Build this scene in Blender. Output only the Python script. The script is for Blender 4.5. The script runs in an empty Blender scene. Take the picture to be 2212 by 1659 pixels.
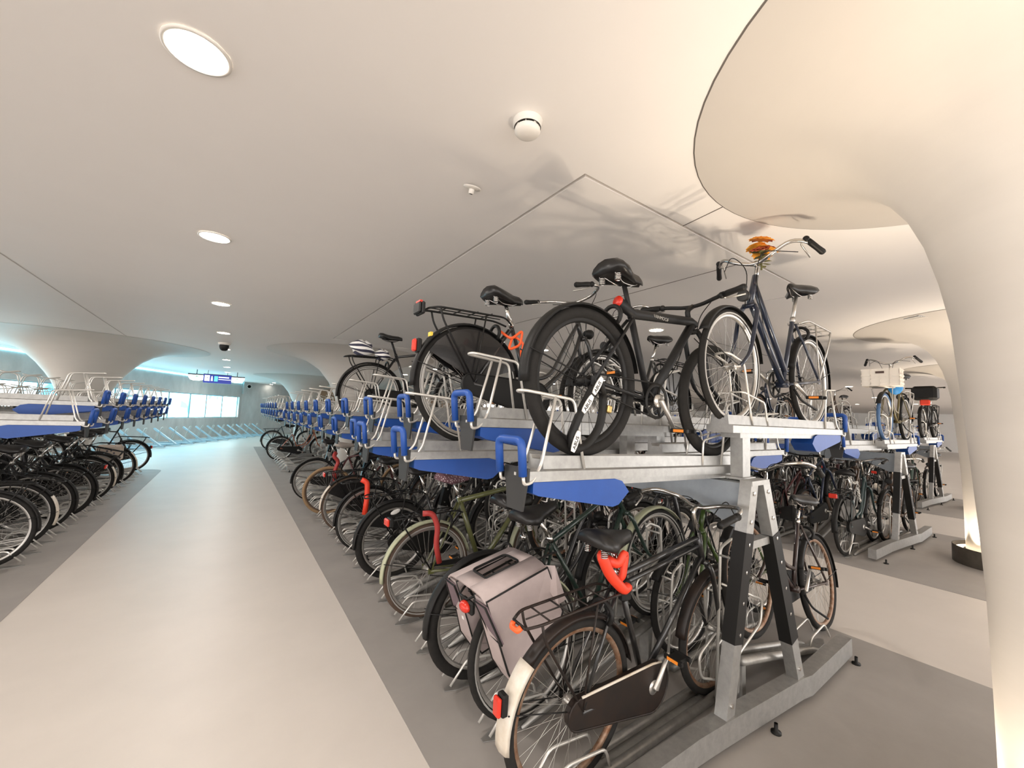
import bpy, math, random
from mathutils import Vector, Matrix
random.seed(7)
SC = bpy.context.scene
COL = SC.collection
R_ = math.radians
# ---------------------------------------------------------------- camera, world, exposure
W_, H_, F_ = 2212.0, 1659.0, 865.0
CAMZ = 1.55
yaw, pitch, roll = R_(34.92), R_(4.52), R_(2.09)
fw = Vector((math.sin(yaw)*math.cos(pitch), math.cos(yaw)*math.cos(pitch), math.sin(pitch)))
r0 = Vector((math.cos(yaw), -math.sin(yaw), 0)); u0 = r0.cross(fw)
rt = r0*math.cos(roll)+u0*math.sin(roll); up = -r0*math.sin(roll)+u0*math.cos(roll)
cd = bpy.data.cameras.new('camera'); cam = bpy.data.objects.new('camera', cd); COL.objects.link(cam)
cd.sensor_width = 36; cd.sensor_fit = 'HORIZONTAL'; cd.lens = 36*F_/W_; cd.clip_start = .05; cd.clip_end = 200
m = Matrix.Identity(4)
for i in range(3):
    m[i][0] = rt[i]; m[i][1] = up[i]; m[i][2] = -fw[i]
m[0][3] = 0; m[1][3] = 0; m[2][3] = CAMZ
cam.matrix_world = m
SC.camera = cam
SC.cycles.diffuse_bounces = 5; SC.cycles.max_bounces = 7
SC.view_settings.view_transform = 'Standard'; SC.view_settings.look = 'None'
SC.view_settings.exposure = 1.0; SC.view_settings.gamma = 1.0; SC.view_settings.use_curve_mapping = False
wd = bpy.data.worlds.new('world'); SC.world = wd; wd.use_nodes = True
bg = wd.node_tree.nodes['Background']; bg.inputs[0].default_value = (1.0, .965, .935, 1); bg.inputs[1].default_value = 2.45
ZC = 2.86                                   # ceiling height
DL_POWER = 9.5                             # each downlight, watts
UP_POWER = 19.0                             # uplight ring of each column
WIN_E, COVE_E, DISC_E = 2.8, 3.0, 18.0

# ---------------------------------------------------------------- materials
def mat(name, col, rough=.5, metal=0, noise=0, nscale=30, bump=0, bscale=200, emit=0, objcol=False, spec=.5, col2=None, coat=0, stretch=None):
    M = bpy.data.materials.new(name); M.use_nodes = True
    nt = M.node_tree; b = nt.nodes['Principled BSDF']
    c = (*col, 1)
    b.inputs['Base Color'].default_value = c; b.inputs['Roughness'].default_value = rough; b.inputs['Metallic'].default_value = metal
    b.inputs['Specular IOR Level'].default_value = spec
    if coat: b.inputs['Coat Weight'].default_value = coat
    src = None
    if objcol:
        oi = nt.nodes.new('ShaderNodeObjectInfo'); src = oi.outputs['Color']; nt.links.new(src, b.inputs['Base Color'])
    if noise or bump:
        tc = nt.nodes.new('ShaderNodeTexCoord'); co = tc.outputs['Object']
        if stretch:
            mp = nt.nodes.new('ShaderNodeMapping'); mp.inputs['Scale'].default_value = stretch; nt.links.new(co, mp.inputs[0]); co = mp.outputs[0]
    if noise:
        n = nt.nodes.new('ShaderNodeTexNoise'); n.inputs['Scale'].default_value = nscale; n.inputs['Detail'].default_value = 5; n.inputs['Roughness'].default_value = .65
        nt.links.new(co, n.inputs['Vector'])
        cr = nt.nodes.new('ShaderNodeMapRange'); cr.inputs[1].default_value = .3; cr.inputs[2].default_value = .7; nt.links.new(n.outputs[0], cr.inputs[0])
        mx = nt.nodes.new('ShaderNodeMix'); mx.data_type = 'RGBA'; nt.links.new(cr.outputs[0], mx.inputs['Factor'])
        if src: nt.links.new(src, mx.inputs['A'])
        else: mx.inputs['A'].default_value = c
        c2 = col2 if col2 else tuple(max(0, x*(1-noise)) for x in col)
        mx.inputs['B'].default_value = (*c2, 1)
        nt.links.new(mx.outputs['Result'], b.inputs['Base Color'])
    if bump:
        n2 = nt.nodes.new('ShaderNodeTexNoise'); n2.inputs['Scale'].default_value = bscale; n2.inputs['Detail'].default_value = 3
        nt.links.new(co, n2.inputs['Vector'])
        bp = nt.nodes.new('ShaderNodeBump'); bp.inputs['Strength'].default_value = bump; bp.inputs['Distance'].default_value = .01
        nt.links.new(n2.outputs[0], bp.inputs['Height']); nt.links.new(bp.outputs[0], b.inputs['Normal'])
    if emit:
        b.inputs['Emission Color'].default_value = c; b.inputs['Emission Strength'].default_value = emit
    return M
def dots(Mn, col, scale, thr):
    nt = Mn.node_tree; b = nt.nodes['Principled BSDF']; tc = nt.nodes.new('ShaderNodeTexCoord'); v = nt.nodes.new('ShaderNodeTexVoronoi'); v.inputs['Scale'].default_value = scale
    nt.links.new(tc.outputs['Object'], v.inputs['Vector']); lt = nt.nodes.new('ShaderNodeMath'); lt.operation = 'LESS_THAN'; lt.inputs[1].default_value = thr; nt.links.new(v.outputs['Distance'], lt.inputs[0])
    mx = nt.nodes.new('ShaderNodeMix'); mx.data_type = 'RGBA'; mx.inputs['A'].default_value = b.inputs['Base Color'].default_value; mx.inputs['B'].default_value = (*col, 1)
    nt.links.new(lt.outputs[0], mx.inputs['Factor']); nt.links.new(mx.outputs['Result'], b.inputs['Base Color'])
M = {}
M['floor_cream'] = mat('floor_cream', (.61, .562, .515), .42, noise=.07, nscale=1.6, bump=.02, bscale=90)
M['floor_grey'] = mat('floor_grey', (.325, .303, .283), .5, noise=.14, nscale=2.2, bump=.03, bscale=120)
M['ceiling'] = mat('ceiling_plaster', (.87, .835, .80), .62, noise=.03, nscale=.8)
M['column'] = mat('column_plaster', (.60, .562, .515), .5, noise=.06, nscale=1.2, stretch=(.6, .6, 5))
M['seam'] = mat('seam_shadow_gap', (.13, .115, .10), .9)
M['seamlite'] = mat('seam_filler', (.52, .48, .44), .9)
M['concrete'] = mat('concrete', (.60, .61, .60), .8, noise=.22, nscale=2.5, bump=.08, bscale=30, stretch=(1, 1, .45))
M['tan'] = mat('tan_panel', (.52, .37, .24), .6, noise=.1, nscale=3)
M['galv_floor'] = mat('galvanised_floor_channel', (.40, .39, .37), .45, .7, noise=.25, nscale=22)
M['galv'] = mat('galvanised_steel', (.43, .425, .41), .42, .72, noise=.22, nscale=26)
M['galv_dull'] = mat('painted_steel_beam', (.30, .33, .36), .45, .45, noise=.15, nscale=12)
M['zinc'] = mat('zinc_wire', (.66, .64, .60), .35, .6)
M['bluetint'] = mat('blue_galvanised', (.42, .55, .62), .4, .5)
M['blue'] = mat('blue_plastic', (.009, .066, .31), .45, noise=.12, nscale=14)
M['capgrey'] = mat('dark_grey_cap', (.035, .035, .035), .5, spec=.3)
M['black'] = mat('black_plastic', (.010, .0095, .009), .5, spec=.25)
M['gloss'] = mat('black_gloss', (.012, .011, .011), .22, coat=.3)
M['paint'] = mat('frame_paint', (.02, .02, .02), .3, objcol=True, coat=.4)
M['matte'] = mat('matte_black_paint', (.009, .009, .0095), .5, spec=.3)
M['rubber'] = mat('tyre_rubber', (.017, .0155, .014), .8, noise=.35, nscale=40, spec=.25)
M['brown_tyre'] = mat('brown_tyre', (.085, .052, .034), .75, noise=.25, nscale=30)
M['tan_tyre'] = mat('tan_tyre', (.27, .17, .085), .7, noise=.2, nscale=30)
M['blue_tyre'] = mat('blue_tyre', (.06, .13, .26), .65)
M['white_line'] = mat('reflective_line', (.34, .33, .31), .5)
M['chrome'] = mat('chrome', (.62, .60, .57), .16, 1.0)
M['alu'] = mat('aluminium', (.50, .48, .45), .36, .85)
M['rust'] = mat('rusty_steel', (.30, .22, .16), .5, .5, noise=.6, nscale=24, col2=(.16, .06, .02))
M['rustblack'] = mat('rust_speckled_black', (.009, .008, .0075), .45, noise=.5, nscale=9, col2=(.024, .014, .010), spec=.3)
M['leather'] = mat('saddle_black', (.012, .011, .0105), .36, spec=.4)
M['brownleather'] = mat('saddle_brown', (.06, .03, .02), .45)
M['greyleather'] = mat('saddle_grey', (.36, .31, .27), .5)
M['white'] = mat('white_enamel', (.66, .62, .56), .45, noise=.25, nscale=9, col2=(.48, .40, .30))
M['cream'] = mat('cream_fender', (.36, .37, .25), .35)
M['olive'] = mat('olive_paint', (.125, .125, .035), .38)
M['red'] = mat('red_lens', (.55, .03, .015), .25)
M['redlock'] = mat('red_lock_sleeve', (.72, .045, .015), .5)
M['darkred'] = mat('dark_red_sleeve', (.36, .03, .025), .5)
M['orange'] = mat('orange_reflector', (.85, .27, .03), .35)
M['orangered'] = mat('orange_red_plastic', (.85, .11, .02), .4)
M['bag'] = mat('grey_canvas', (.42, .345, .33), .8, noise=.16, nscale=8, bump=.1, bscale=15)
M['bagdark'] = mat('plum_canvas', (.17, .12, .135), .8, noise=.15, nscale=8)
M['bagcream'] = mat('cream_bag', (.62, .53, .44), .7); dots(M['bagcream'], (.10, .09, .12), 16, .26)
M['bagblue'] = mat('blue_bag', (.02, .20, .50), .6)
M['greenbag'] = mat('pale_green_cloth', (.30, .42, .26), .6)
M['crate'] = mat('white_crate', (.78, .72, .64), .5)
M['label'] = mat('sticker_white', (.75, .73, .70), .5)
M['yellow'] = mat('sticker_yellow', (.75, .50, .05), .5)
M['plum'] = mat('plum_cloth', (.13, .06, .075), .8)
dots(M['plum'], (.6, .5, .5), 55, .28)
M['navycloth'] = mat('navy_cloth', (.03, .03, .055), .85)
M['brass'] = mat('brass', (.50, .36, .14), .35, .9)
M['petal'] = mat('petal_orange', (.95, .50, .05), .6, noise=.3, nscale=60, col2=(.90, .28, .02))
M['petalred'] = mat('petal_rust', (.40, .07, .02), .6)
M['leaf'] = mat('leaf_olive', (.13, .12, .04), .7)
M['signblue'] = mat('sign_blue', (.015, .03, .28), .35, emit=.35)
M['signwhite'] = mat('sign_white', (.9, .95, 1), .4, emit=.8)
M['signcyan'] = mat('sign_cyan', (.1, .7, .65), .4, emit=.7)
M['lampwhite'] = mat('lamp_diffuser', (.95, 1, .98), .4, emit=1.4)
M['exitgreen'] = mat('exit_green', (.02, .35, .15), .4, emit=.3)
M['plastic_white'] = mat('white_plastic', (.74, .70, .64), .4)
M['disc'] = mat('downlight_diffuser', (1, .93, .82), .4, emit=DISC_E)
M['led'] = mat('led_ring', (1, .80, .55), .4, emit=4.0)
M['ringgrey'] = mat('column_ring_steel', (.105, .09, .072), .6, .3, noise=.3, nscale=12)
M['cove'] = mat('cove_light', (.25, .80, 1.0), .4, emit=COVE_E)
def pane(name, c1, c2, e):
    Mn = mat(name, c1, .1, emit=e); nt = Mn.node_tree; b = nt.nodes['Principled BSDF']; tc = nt.nodes.new('ShaderNodeTexCoord'); n = nt.nodes.new('ShaderNodeTexNoise'); n.inputs['Scale'].default_value = 1.1
    nt.links.new(tc.outputs['Object'], n.inputs['Vector']); r = nt.nodes.new('ShaderNodeMapRange'); r.inputs[1].default_value = .42; r.inputs[2].default_value = .6; nt.links.new(n.outputs[0], r.inputs[0])
    mx = nt.nodes.new('ShaderNodeMix'); mx.data_type = 'RGBA'; mx.inputs['A'].default_value = (*c1, 1); mx.inputs['B'].default_value = (*c2, 1); nt.links.new(r.outputs[0], mx.inputs['Factor']); nt.links.new(mx.outputs['Result'], b.inputs['Emission Color']); return Mn
M['pane'] = pane('daylit_pane', (.07, .56, 1.0), (.45, .95, 1.0), WIN_E)
M['pane2'] = pane('daylit_pane_pale', (.22, .80, 1.0), (.8, 1.0, 1.0), WIN_E*1.1)
M['frame_dk'] = mat('window_frame', (.30, .42, .45), .5, .3)

# ---------------------------------------------------------------- mesh builder
def bend(pts, rad, seg=4):
    P = [Vector(p) for p in pts]; out = [P[0]]
    for i in range(1, len(P)-1):
        a, b, c = P[i-1], P[i], P[i+1]
        d1 = (a-b); d2 = (c-b); r = min(rad, d1.length*.48, d2.length*.48)
        s = b+d1.normalized()*r; e = b+d2.normalized()*r
        for k in range(seg+1):
            t = k/seg; out.append(s*(1-t)**2+b*2*t*(1-t)+e*t*t)
    out.append(P[-1]); return out
class MB:
    def __init__(s, mats, smooth=True):
        s.v = []; s.f = []; s.m = []; s.sm = []; s.mats = mats if isinstance(mats, (list, tuple)) else [mats]; s.smooth = smooth
    def add(s, v, f, mi=0, sm=None):
        o = len(s.v); s.v += [tuple(x) for x in v]; s.f += [tuple(i+o for i in q) for q in f]
        s.m += [mi]*len(f); s.sm += [s.smooth if sm is None else sm]*len(f); return s
    def tube(s, pts, r, n=7, mi=0, closed=False, cap=True, flat=1.0):
        P = [Vector(p) for p in pts]; L = len(P); rr = r if isinstance(r, (list, tuple)) else [r]*L
        T = []
        for i in range(L):
            a = P[i-1] if (i > 0 or closed) else P[i]; b = P[(i+1) % L] if (i < L-1 or closed) else P[i]
            t = (b-a); T.append(t.normalized() if t.length > 1e-9 else Vector((0, 0, 1)))
        u = T[0].orthogonal().normalized()
        if abs(T[0].z) < .95: u = (Vector((0, 0, 1))-T[0]*T[0].z).normalized()
        V = []
        for i in range(L):
            u = u-T[i]*u.dot(T[i]); u = u.normalized() if u.length > 1e-6 else T[i].orthogonal().normalized()
            w = T[i].cross(u)
            for k in range(n):
                a = 2*math.pi*k/n; V.append(P[i]+u*(math.cos(a)*rr[i])+w*(math.sin(a)*rr[i]*flat))
        Fc = []
        for i in range(L if closed else L-1):
            j = (i+1) % L
            for k in range(n):
                q = (k+1) % n; Fc.append((i*n+k, i*n+q, j*n+q, j*n+k))
        if cap and not closed:
            Fc.append(tuple(range(n-1, -1, -1))); Fc.append(tuple((L-1)*n+k for k in range(n)))
        return s.add(V, Fc, mi)
    def box(s, lo, hi, mi=0, b=0):
        x0, y0, z0 = lo; x1, y1, z1 = hi
        if b:
            b = min(b, (x1-x0)*.45, (y1-y0)*.45, (z1-z0)*.45)
            V = []; Fc = []
            for (zz, ins) in ((z0, b), (z0+b, 0), (z1-b, 0), (z1, b)):
                a0, a1, c0, c1 = x0+ins, x1-ins, y0+ins, y1-ins
                k = b if ins == 0 else b*.4
                V += [(a0+k, c0, zz), (a1-k, c0, zz), (a1, c0+k, zz), (a1, c1-k, zz), (a1-k, c1, zz), (a0+k, c1, zz), (a0, c1-k, zz), (a0, c0+k, zz)]
            for r in range(3):
                for k in range(8):
                    q = (k+1) % 8; Fc.append((r*8+k, r*8+q, r*8+8+q, r*8+8+k))
            Fc.append(tuple(range(7, -1, -1))); Fc.append(tuple(range(24, 32)))
            return s.add(V, Fc, mi, False)
        V = [(x0, y0, z0), (x1, y0, z0), (x1, y1, z0), (x0, y1, z0), (x0, y0, z1), (x1, y0, z1), (x1, y1, z1), (x0, y1, z1)]
        return s.add(V, [(3, 2, 1, 0), (4, 5, 6, 7), (0, 1, 5, 4), (1, 2, 6, 5), (2, 3, 7, 6), (3, 0, 4, 7)], mi, False)
    def bar(s, a, b, w, h, mi=0, upv=(0, 0, 1)):            # square tube from a to b
        a, b = Vector(a), Vector(b); t = (b-a).normalized(); U = Vector(upv); sd = t.cross(U)
        if sd.length < 1e-4: sd = t.orthogonal()
        sd.normalize(); U = sd.cross(t)
        V = []
        for p in (a, b):
            for (i, j) in ((-1, -1), (1, -1), (1, 1), (-1, 1)): V.append(p+sd*(i*w/2)+U*(j*h/2))
        return s.add(V, [(3, 2, 1, 0), (4, 5, 6, 7), (0, 1, 5, 4), (1, 2, 6, 5), (2, 3, 7, 6), (3, 0, 4, 7)], mi, False)
    def prism(s, poly, y0, y1, mi=0, axis='y', sm=False):    # polygon in XZ extruded along y (or polygon in YZ along x, XY along z)
        n = len(poly); V = []
        for y in (y0, y1):
            for (a, b) in poly: V.append((a, y, b) if axis == 'y' else ((y, a, b) if axis == 'x' else (a, b, y)))
        Fc = [tuple(range(n)), tuple(range(2*n-1, n-1, -1))]+[(i, i+n, (i+1) % n+n, (i+1) % n) for i in range(n)]
        return s.add(V, Fc, mi, sm)
    def lathe(s, prof, c=(0, 0, 0), n=32, mi=0, axis='z', a0=0, a1=2*math.pi):
        V = []; full = abs(a1-a0-2*math.pi) < 1e-6; N = n if full else n+1; L = len(prof)
        for k in range(N):
            a = a0+(a1-a0)*k/n; ca, sa = math.cos(a), math.sin(a)
            for (r, h) in prof:
                V.append((c[0]+r*ca, c[1]+r*sa, c[2]+h) if axis == 'z' else ((c[0]+r*ca, c[1]+h, c[2]+r*sa) if axis == 'y' else (c[0]+h, c[1]+r*ca, c[2]+r*sa)))
        Fc = []
        for k in range(n):
            q = (k+1) % N
            for i in range(L-1): Fc.append((k*L+i, q*L+i, q*L+i+1, k*L+i+1))
        return s.add(V, Fc, mi)
    def loft(s, rings, mi=0, cap=True):
        n = len(rings[0]); V = [p for r in rings for p in r]; Fc = []
        for i in range(len(rings)-1):
            for k in range(n):
                q = (k+1) % n; Fc.append((i*n+k, i*n+q, (i+1)*n+q, (i+1)*n+k))
        if cap: Fc += [tuple(range(n-1, -1, -1)), tuple((len(rings)-1)*n+k for k in range(n))]
        return s.add(V, Fc, mi)
    def ball(s, c, r, mi=0, n=10):
        r = r if isinstance(r, (list, tuple)) else (r, r, r)
        prof = [(math.sin(math.pi*i/6), -math.cos(math.pi*i/6)) for i in range(7)]
        V = []
        for k in range(n):
            a = 2*math.pi*k/n
            for (q, h) in prof: V.append((c[0]+q*math.cos(a)*r[0], c[1]+q*math.sin(a)*r[1], c[2]+h*r[2]))
        Fc = [(k*7+i, ((k+1) % n)*7+i, ((k+1) % n)*7+i+1, k*7+i+1) for k in range(n) for i in range(6)]
        return s.add(V, Fc, mi)
    def mesh(s, name):
        me = bpy.data.meshes.new(name); me.from_pydata(s.v, [], s.f)
        for x in s.mats: me.materials.append(M[x] if isinstance(x, str) else x)
        me.polygons.foreach_set('material_index', s.m); me.polygons.foreach_set('use_smooth', s.sm); me.update(); return me

def tag(o, label=None, cat=None, group=None, kind=None):
    if label: o['label'] = label
    if cat: o['category'] = cat
    if group: o['group'] = group
    if kind: o['kind'] = kind
    return o
def obj(name, mb, parent=None, loc=None, rot=None):
    o = bpy.data.objects.new(name, mb.mesh(name) if isinstance(mb, MB) else mb); COL.objects.link(o)
    if parent: o.parent = parent
    if loc: o.location = loc
    if rot: o.rotation_euler = rot
    return o
def struct(name, mb, label, cat, loc=None):
    return tag(obj(name, mb, None, loc), label, cat, kind='structure')
class Kit:                                                   # one kind of thing: its parts' meshes are shared by every copy
    def __init__(s, name): s.name = name; s.parts = []; s.cache = None; s.merged = None
    def add(s, name, mb, parent=None, label=None):
        s.parts.append((name, mb, parent, label)); return len(s.parts)-1
    def put(s, loc, rot=(0, 0, 0), label='', cat='', group=None, color=(.012, .012, .013), full=True):
        if full:
            root = bpy.data.objects.new(s.name, None); COL.objects.link(root); root.empty_display_size = .1
            if s.cache is None: s.cache = [p[1].mesh(p[0]) for p in s.parts]
            made = []
            for (p, me) in zip(s.parts, s.cache):
                o = bpy.data.objects.new(p[0], me); COL.objects.link(o); o.parent = root if p[2] is None else made[p[2]]
                o.color = (*color, 1)
                if p[3]: o['label'] = p[3]
                made.append(o)
        else:
            if s.merged is None:
                mm = []; big = MB([]) 
                for p in s.parts:
                    mb = p[1]; mp = []
                    for x in mb.mats:
                        if x not in mm: mm.append(x)
                        mp.append(mm.index(x))
                    o_ = len(big.v); big.v += mb.v; big.f += [tuple(i+o_ for i in q) for q in mb.f]; big.m += [mp[i] for i in mb.m]; big.sm += mb.sm
                big.mats = mm; s.merged = big.mesh(s.name)
            root = bpy.data.objects.new(s.name, s.merged); COL.objects.link(root); root.color = (*color, 1)
        root.location = loc; root.rotation_euler = rot
        return tag(root, label, cat, group)
ORD = ['first', 'second', 'third', 'fourth', 'fifth', 'sixth', 'seventh', 'eighth', 'ninth', 'tenth', 'eleventh', 'twelfth', 'thirteenth', 'fourteenth', 'fifteenth', 'sixteenth', 'seventeenth', 'eighteenth', 'nineteenth', 'twentieth']
for w_ in ('first', 'second', 'third', 'fourth', 'fifth', 'sixth', 'seventh', 'eighth', 'ninth'): ORD.append('twenty-'+w_)
ORD.append('thirtieth')
for w_ in ('first', 'second', 'third', 'fourth', 'fifth', 'sixth', 'seventh', 'eighth', 'ninth'): ORD.append('thirty-'+w_)
ORD.append('fortieth')

# ---------------------------------------------------------------- setting: floor
CX1, CX2, CX3, CXL = 2.375, 7.43, 12.43, -2.73               # rack centre lines
fl = MB(['floor_cream'], False); fl.box((-14, -6, -.2), (45, 45, 0))
struct('floor', fl, 'cream resin floor of the bicycle garage aisles', 'floor')
def pad(x0, x1, y0, y1, rad=.0):
    b = MB(['floor_grey'], False); P = [(x0, y0), (x1, y0)]
    if rad:
        for k in range(7):
            a = k/6*math.pi/2; P.append((x1-rad+rad*math.cos(a)*1.0, y1-rad+rad*math.sin(a)))
        P.append((x0, y1))
    else: P += [(x1, y1), (x0, y1)]
    b.prism(P, -.05, .003, axis='z'); return b
for (x0, x1, y0, y1, rad, lb) in ((.832, 3.918, -6, 18.4, 0, 'grey floor zone under the central two tier rack'), (-4.27, -1.19, -6, 12.55, .35, 'grey floor zone under the left two tier rack'),
                                  (5.85, 8.92, -6, 19, 0, 'grey floor zone under the rack beyond the right aisle'), (10.85, 13.95, -6, 19, 0, 'grey floor zone under the farthest rack at right')):
    struct('floor', pad(x0, x1, y0, y1, rad), lb, 'floor')

# ---------------------------------------------------------------- setting: ceiling with a framed access panel
px0, px1, py0, py1, g = 1.485, 4.55, 1.505, 8.0, .022
ce = MB(['ceiling', 'seam'], False)
def cquad(x0, y0, x1, y1, z=ZC, mi=0): ce.add([(x0, y0, z), (x0, y1, z), (x1, y1, z), (x1, y0, z)], [(0, 1, 2, 3)], mi)
for (a, b, c, d) in ((-14, -6, px0-g, 45), (px1+g, -6, 45, 45), (px0-g, -6, px1+g, py0-g), (px0-g, py1+g, px1+g, 45), (px0, py0, px1, py1)): cquad(a, b, c, d)
cquad(px0-g, py0-g, px1+g, py1+g, ZC+.05)
for (xa, ya, xb, yb) in ((px0-g, py0-g, px1+g, py1+g), (px0, py0, px1, py1)):
    for (p, q) in (((xa, ya), (xb, ya)), ((xb, ya), (xb, yb)), ((xb, yb), (xa, yb)), ((xa, yb), (xa, ya))):
        ce.add([(*p, ZC), (*q, ZC), (*q, ZC+.05), (*p, ZC+.05)], [(0, 1, 2, 3)], 0)
ce.add([(-14, -6, ZC+.1), (45, -6, ZC+.1), (45, 45, ZC+.1), (-14, 45, ZC+.1)], [(0, 1, 2, 3)], 0)
struct('ceiling', ce, 'smooth pale plaster ceiling with a framed access panel', 'ceiling')
for i, (a, b, w) in enumerate((((2.352, 1.20), (2.391, 1.49), .007), ((3.33, 1.56), (3.30, 3.3), .008), ((3.30, 3.3), (3.23, 4.6), .008), ((-1.83, 3.0), (-1.815, 11.3), .012), ((-1.0, 3.9), (-1.0, 3.9001), .01), ((6.2, 3.4), (9.4, 3.4), .012))):
    if i == 4: continue
    s = MB(['seamlite' if i == 3 else 'seam'], False); s.bar((*a, ZC-.0005), (*b, ZC-.0005), w, .003)
    struct('trim_%d' % (i+1), s, 'fine joint line in the plaster ceiling', 'ceiling joint')

# ---------------------------------------------------------------- setting: walls, windows, cove light
WA = Vector((.466, 26.535, 0)); WDr = Vector((-.458, -.889, 0)).normalized(); WN = Vector((WDr.y, -WDr.x, 0))   # WN points to the room
if WN.dot(Vector((0, 0, 0))-WA) < 0: WN = -WN
def wallpt(t, z, off=0): 
    p = WA+WDr*t+WN*off; return (p.x, p.y, z)
def wallbox(mb, t0, t1, z0, z1, o0, o1, mi=0):
    V = [wallpt(t, z, o) for z in (z0, z1) for (t, o) in ((t0, o0), (t1, o0), (t1, o1), (t0, o1))]
    mb.add(V, [(3, 2, 1, 0), (4, 5, 6, 7), (0, 1, 5, 4), (1, 2, 6, 5), (2, 3, 7, 6), (3, 0, 4, 7)], mi, False)
wl = MB(['concrete'], False)
for (t0, t1, z0, z1) in ((-.3, 14.5, 0, .93), (-.3, 14.5, 2.02, 2.90), (-.3, .22, .93, 2.02), (13.4, 14.5, .93, 2.02)): wallbox(wl, t0, t1, z0, z1, -.3, 0)
struct('wall_left', wl, 'pale concrete wall with the daylit window band at the far end', 'wall')
edges = [.22, 1.62, 2.93, 4.1, 5.45, 6.8, 8.1, 9.4, 10.7, 12.05, 13.4]
for i in range(len(edges)-1):
    f = MB(['frame_dk'], False); a, b = edges[i], edges[i+1]
    wallbox(f, a, a+.03, .93, 2.02, -.14, -.09); wallbox(f, b-.03, b, .93, 2.02, -.14, -.09)
    wallbox(f, a+.03, b-.03, .93, .96, -.14, -.09); wallbox(f, a+.03, b-.03, 1.99, 2.02, -.14, -.09)
    fo = struct('window_%d' % (i+1), f, '%s frosted daylit window from the far corner of the concrete wall' % ORD[i], 'window')
    p = MB(['pane' if i % 2 else 'pane2'], False); wallbox(p, a+.03, b-.03, .96, 1.99, -.125, -.115); obj('pane', p, fo)
cv = MB(['cove'], False); wallbox(cv, .1, 14.4, 2.775, 2.835, .002, .03)
tag(obj('cove_light', cv), 'long bluish cove light strip along the top of the concrete wall', 'light')
wf = MB(['concrete'], False); d2 = Vector((2.24, 1.57, 0)).normalized(); n2 = Vector((-d2.y, d2.x, 0))
def seg(mb, p, q, n, z1=2.9, mi=0):
    V = [(*(p.xy), 0), (*(q.xy), 0), (*((q+n).xy), 0), (*((p+n).xy), 0)]; V += [(x, y, z1) for (x, y, _) in V]
    mb.add(V, [(3, 2, 1, 0), (4, 5, 6, 7), (0, 1, 5, 4), (1, 2, 6, 5), (2, 3, 7, 6), (3, 0, 4, 7)], mi, False)
cornr = WA+WDr*-.02
seg(wf, cornr, WA+d2*4.0, n2*.3); struct('wall_far', wf, 'streaked concrete wall right of the far corner', 'wall')
wt = MB(['tan'], False); seg(wt, WA+d2*4.0, WA+d2*30, n2*.3); struct('wall_back', wt, 'tan panelled wall far behind the columns', 'wall')
wr = MB(['ceiling'], False); wr.box((44.6, -6, 0), (45, 45, 2.9)); struct('wall_right', wr, 'distant end wall beyond the farthest racks', 'wall')
br = MB(['concrete'], False)
for t, z0, z1, w in ((-.02, 1.98, 2.86, .75),):
    V = [wallpt(.02, 2.86, 0), wallpt(.02, 2.2, 0), tuple(WA+d2*.85+Vector((0, 0, 2.86)))]
    V2 = [(x+.06, y-.1, z) for (x, y, z) in V]; br.add(V+V2, [(0, 1, 2), (5, 4, 3), (0, 3, 4, 1), (1, 4, 5, 2), (2, 5, 3, 0)], 0, False)
struct('trim_8', br, 'concrete gusset up in the far corner', 'trim')

# ---------------------------------------------------------------- setting: mushroom columns with lit foot rings
def column(cx, cy, prof, label, ring=True, seam=True, power=UP_POWER, n=72, tilt=3):
    b = MB(['column', 'seam']); b.lathe(prof, (cx, cy, 0), n)
    if seam: b.lathe([(prof[-1][0]-.001, ZC-.004), (prof[-1][0]+.006, ZC-.002)], (cx, cy, 0), n, 1)
    struct('column', b, label, 'column')
    if ring:
        r0, r1, h = prof[0][0], prof[0][0]+.115, .20
        q = MB(['ringgrey']); q.lathe([(r1, .0), (r1+.002, .01), (r1, h), (r1-.012, h), (r1-.012, h-.045), (r0+.002, h-.045)], (cx, cy, 0), 56)
        ro = tag(obj('column_foot_ring', q), 'dark lit foot ring of the '+label.replace('white mushroom ', ''), 'lit ring')
        l = MB(['led']); l.lathe([(r0+.02, h-.04), (r1-.03, h-.04)], (cx, cy, 0), 56); obj('light_strip', l, ro)
        L = bpy.data.lights.new('uplight', 'AREA'); L.shape = 'DISK'; L.size = .05; L.energy = power/8; L.color = (1, .84, .66); L.spread = R_(84)
        for k in range(8):
            a = 2*math.pi*k/8+.2; lo = bpy.data.objects.new('uplight', L); COL.objects.link(lo); lo.parent = ro
            lo.location = (cx+(r1-.035)*math.cos(a), cy+(r1-.035)*math.sin(a), h-.03)
            lo.rotation_euler = Matrix.Rotation(a, 3, 'Z').to_euler(); lo.rotation_euler = (Matrix.Rotation(a, 3, 'Z') @ Matrix.Rotation(math.pi+R_(tilt), 3, 'Y')).to_euler()
profA = [(.275, 0), (.275, .35), (.276, .6), (.28, .95), (.29, 1.2), (.302, 1.43), (.318, 1.7), (.336, 1.98), (.362, 2.15), (.40, 2.32), (.45, 2.46), (.52, 2.58), (.61, 2.675), (.74, 2.755), (.90, 2.81), (1.06, 2.84), (1.24, 2.856)]
column(CX1, -.04, profA, 'white mushroom column at the near end of the central rack', tilt=10)
column(CX2, .62, profA, 'white mushroom column at the near end of the second rack')
column(CX3, 1.1, profA, 'white mushroom column beside the farthest rack')
profB = [(.22, 0), (.22, .85), (.26, 1.15), (.33, 1.45), (.44, 1.75), (.52, 1.95), (.62, 2.12), (.76, 2.32), (.92, 2.50), (1.12, 2.65), (1.38, 2.76), (1.75, 2.83), (2.2, 2.856)]
column(CXL, 12.95, profB, 'flaring column behind the left rack', ring=False, seam=False)
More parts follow.
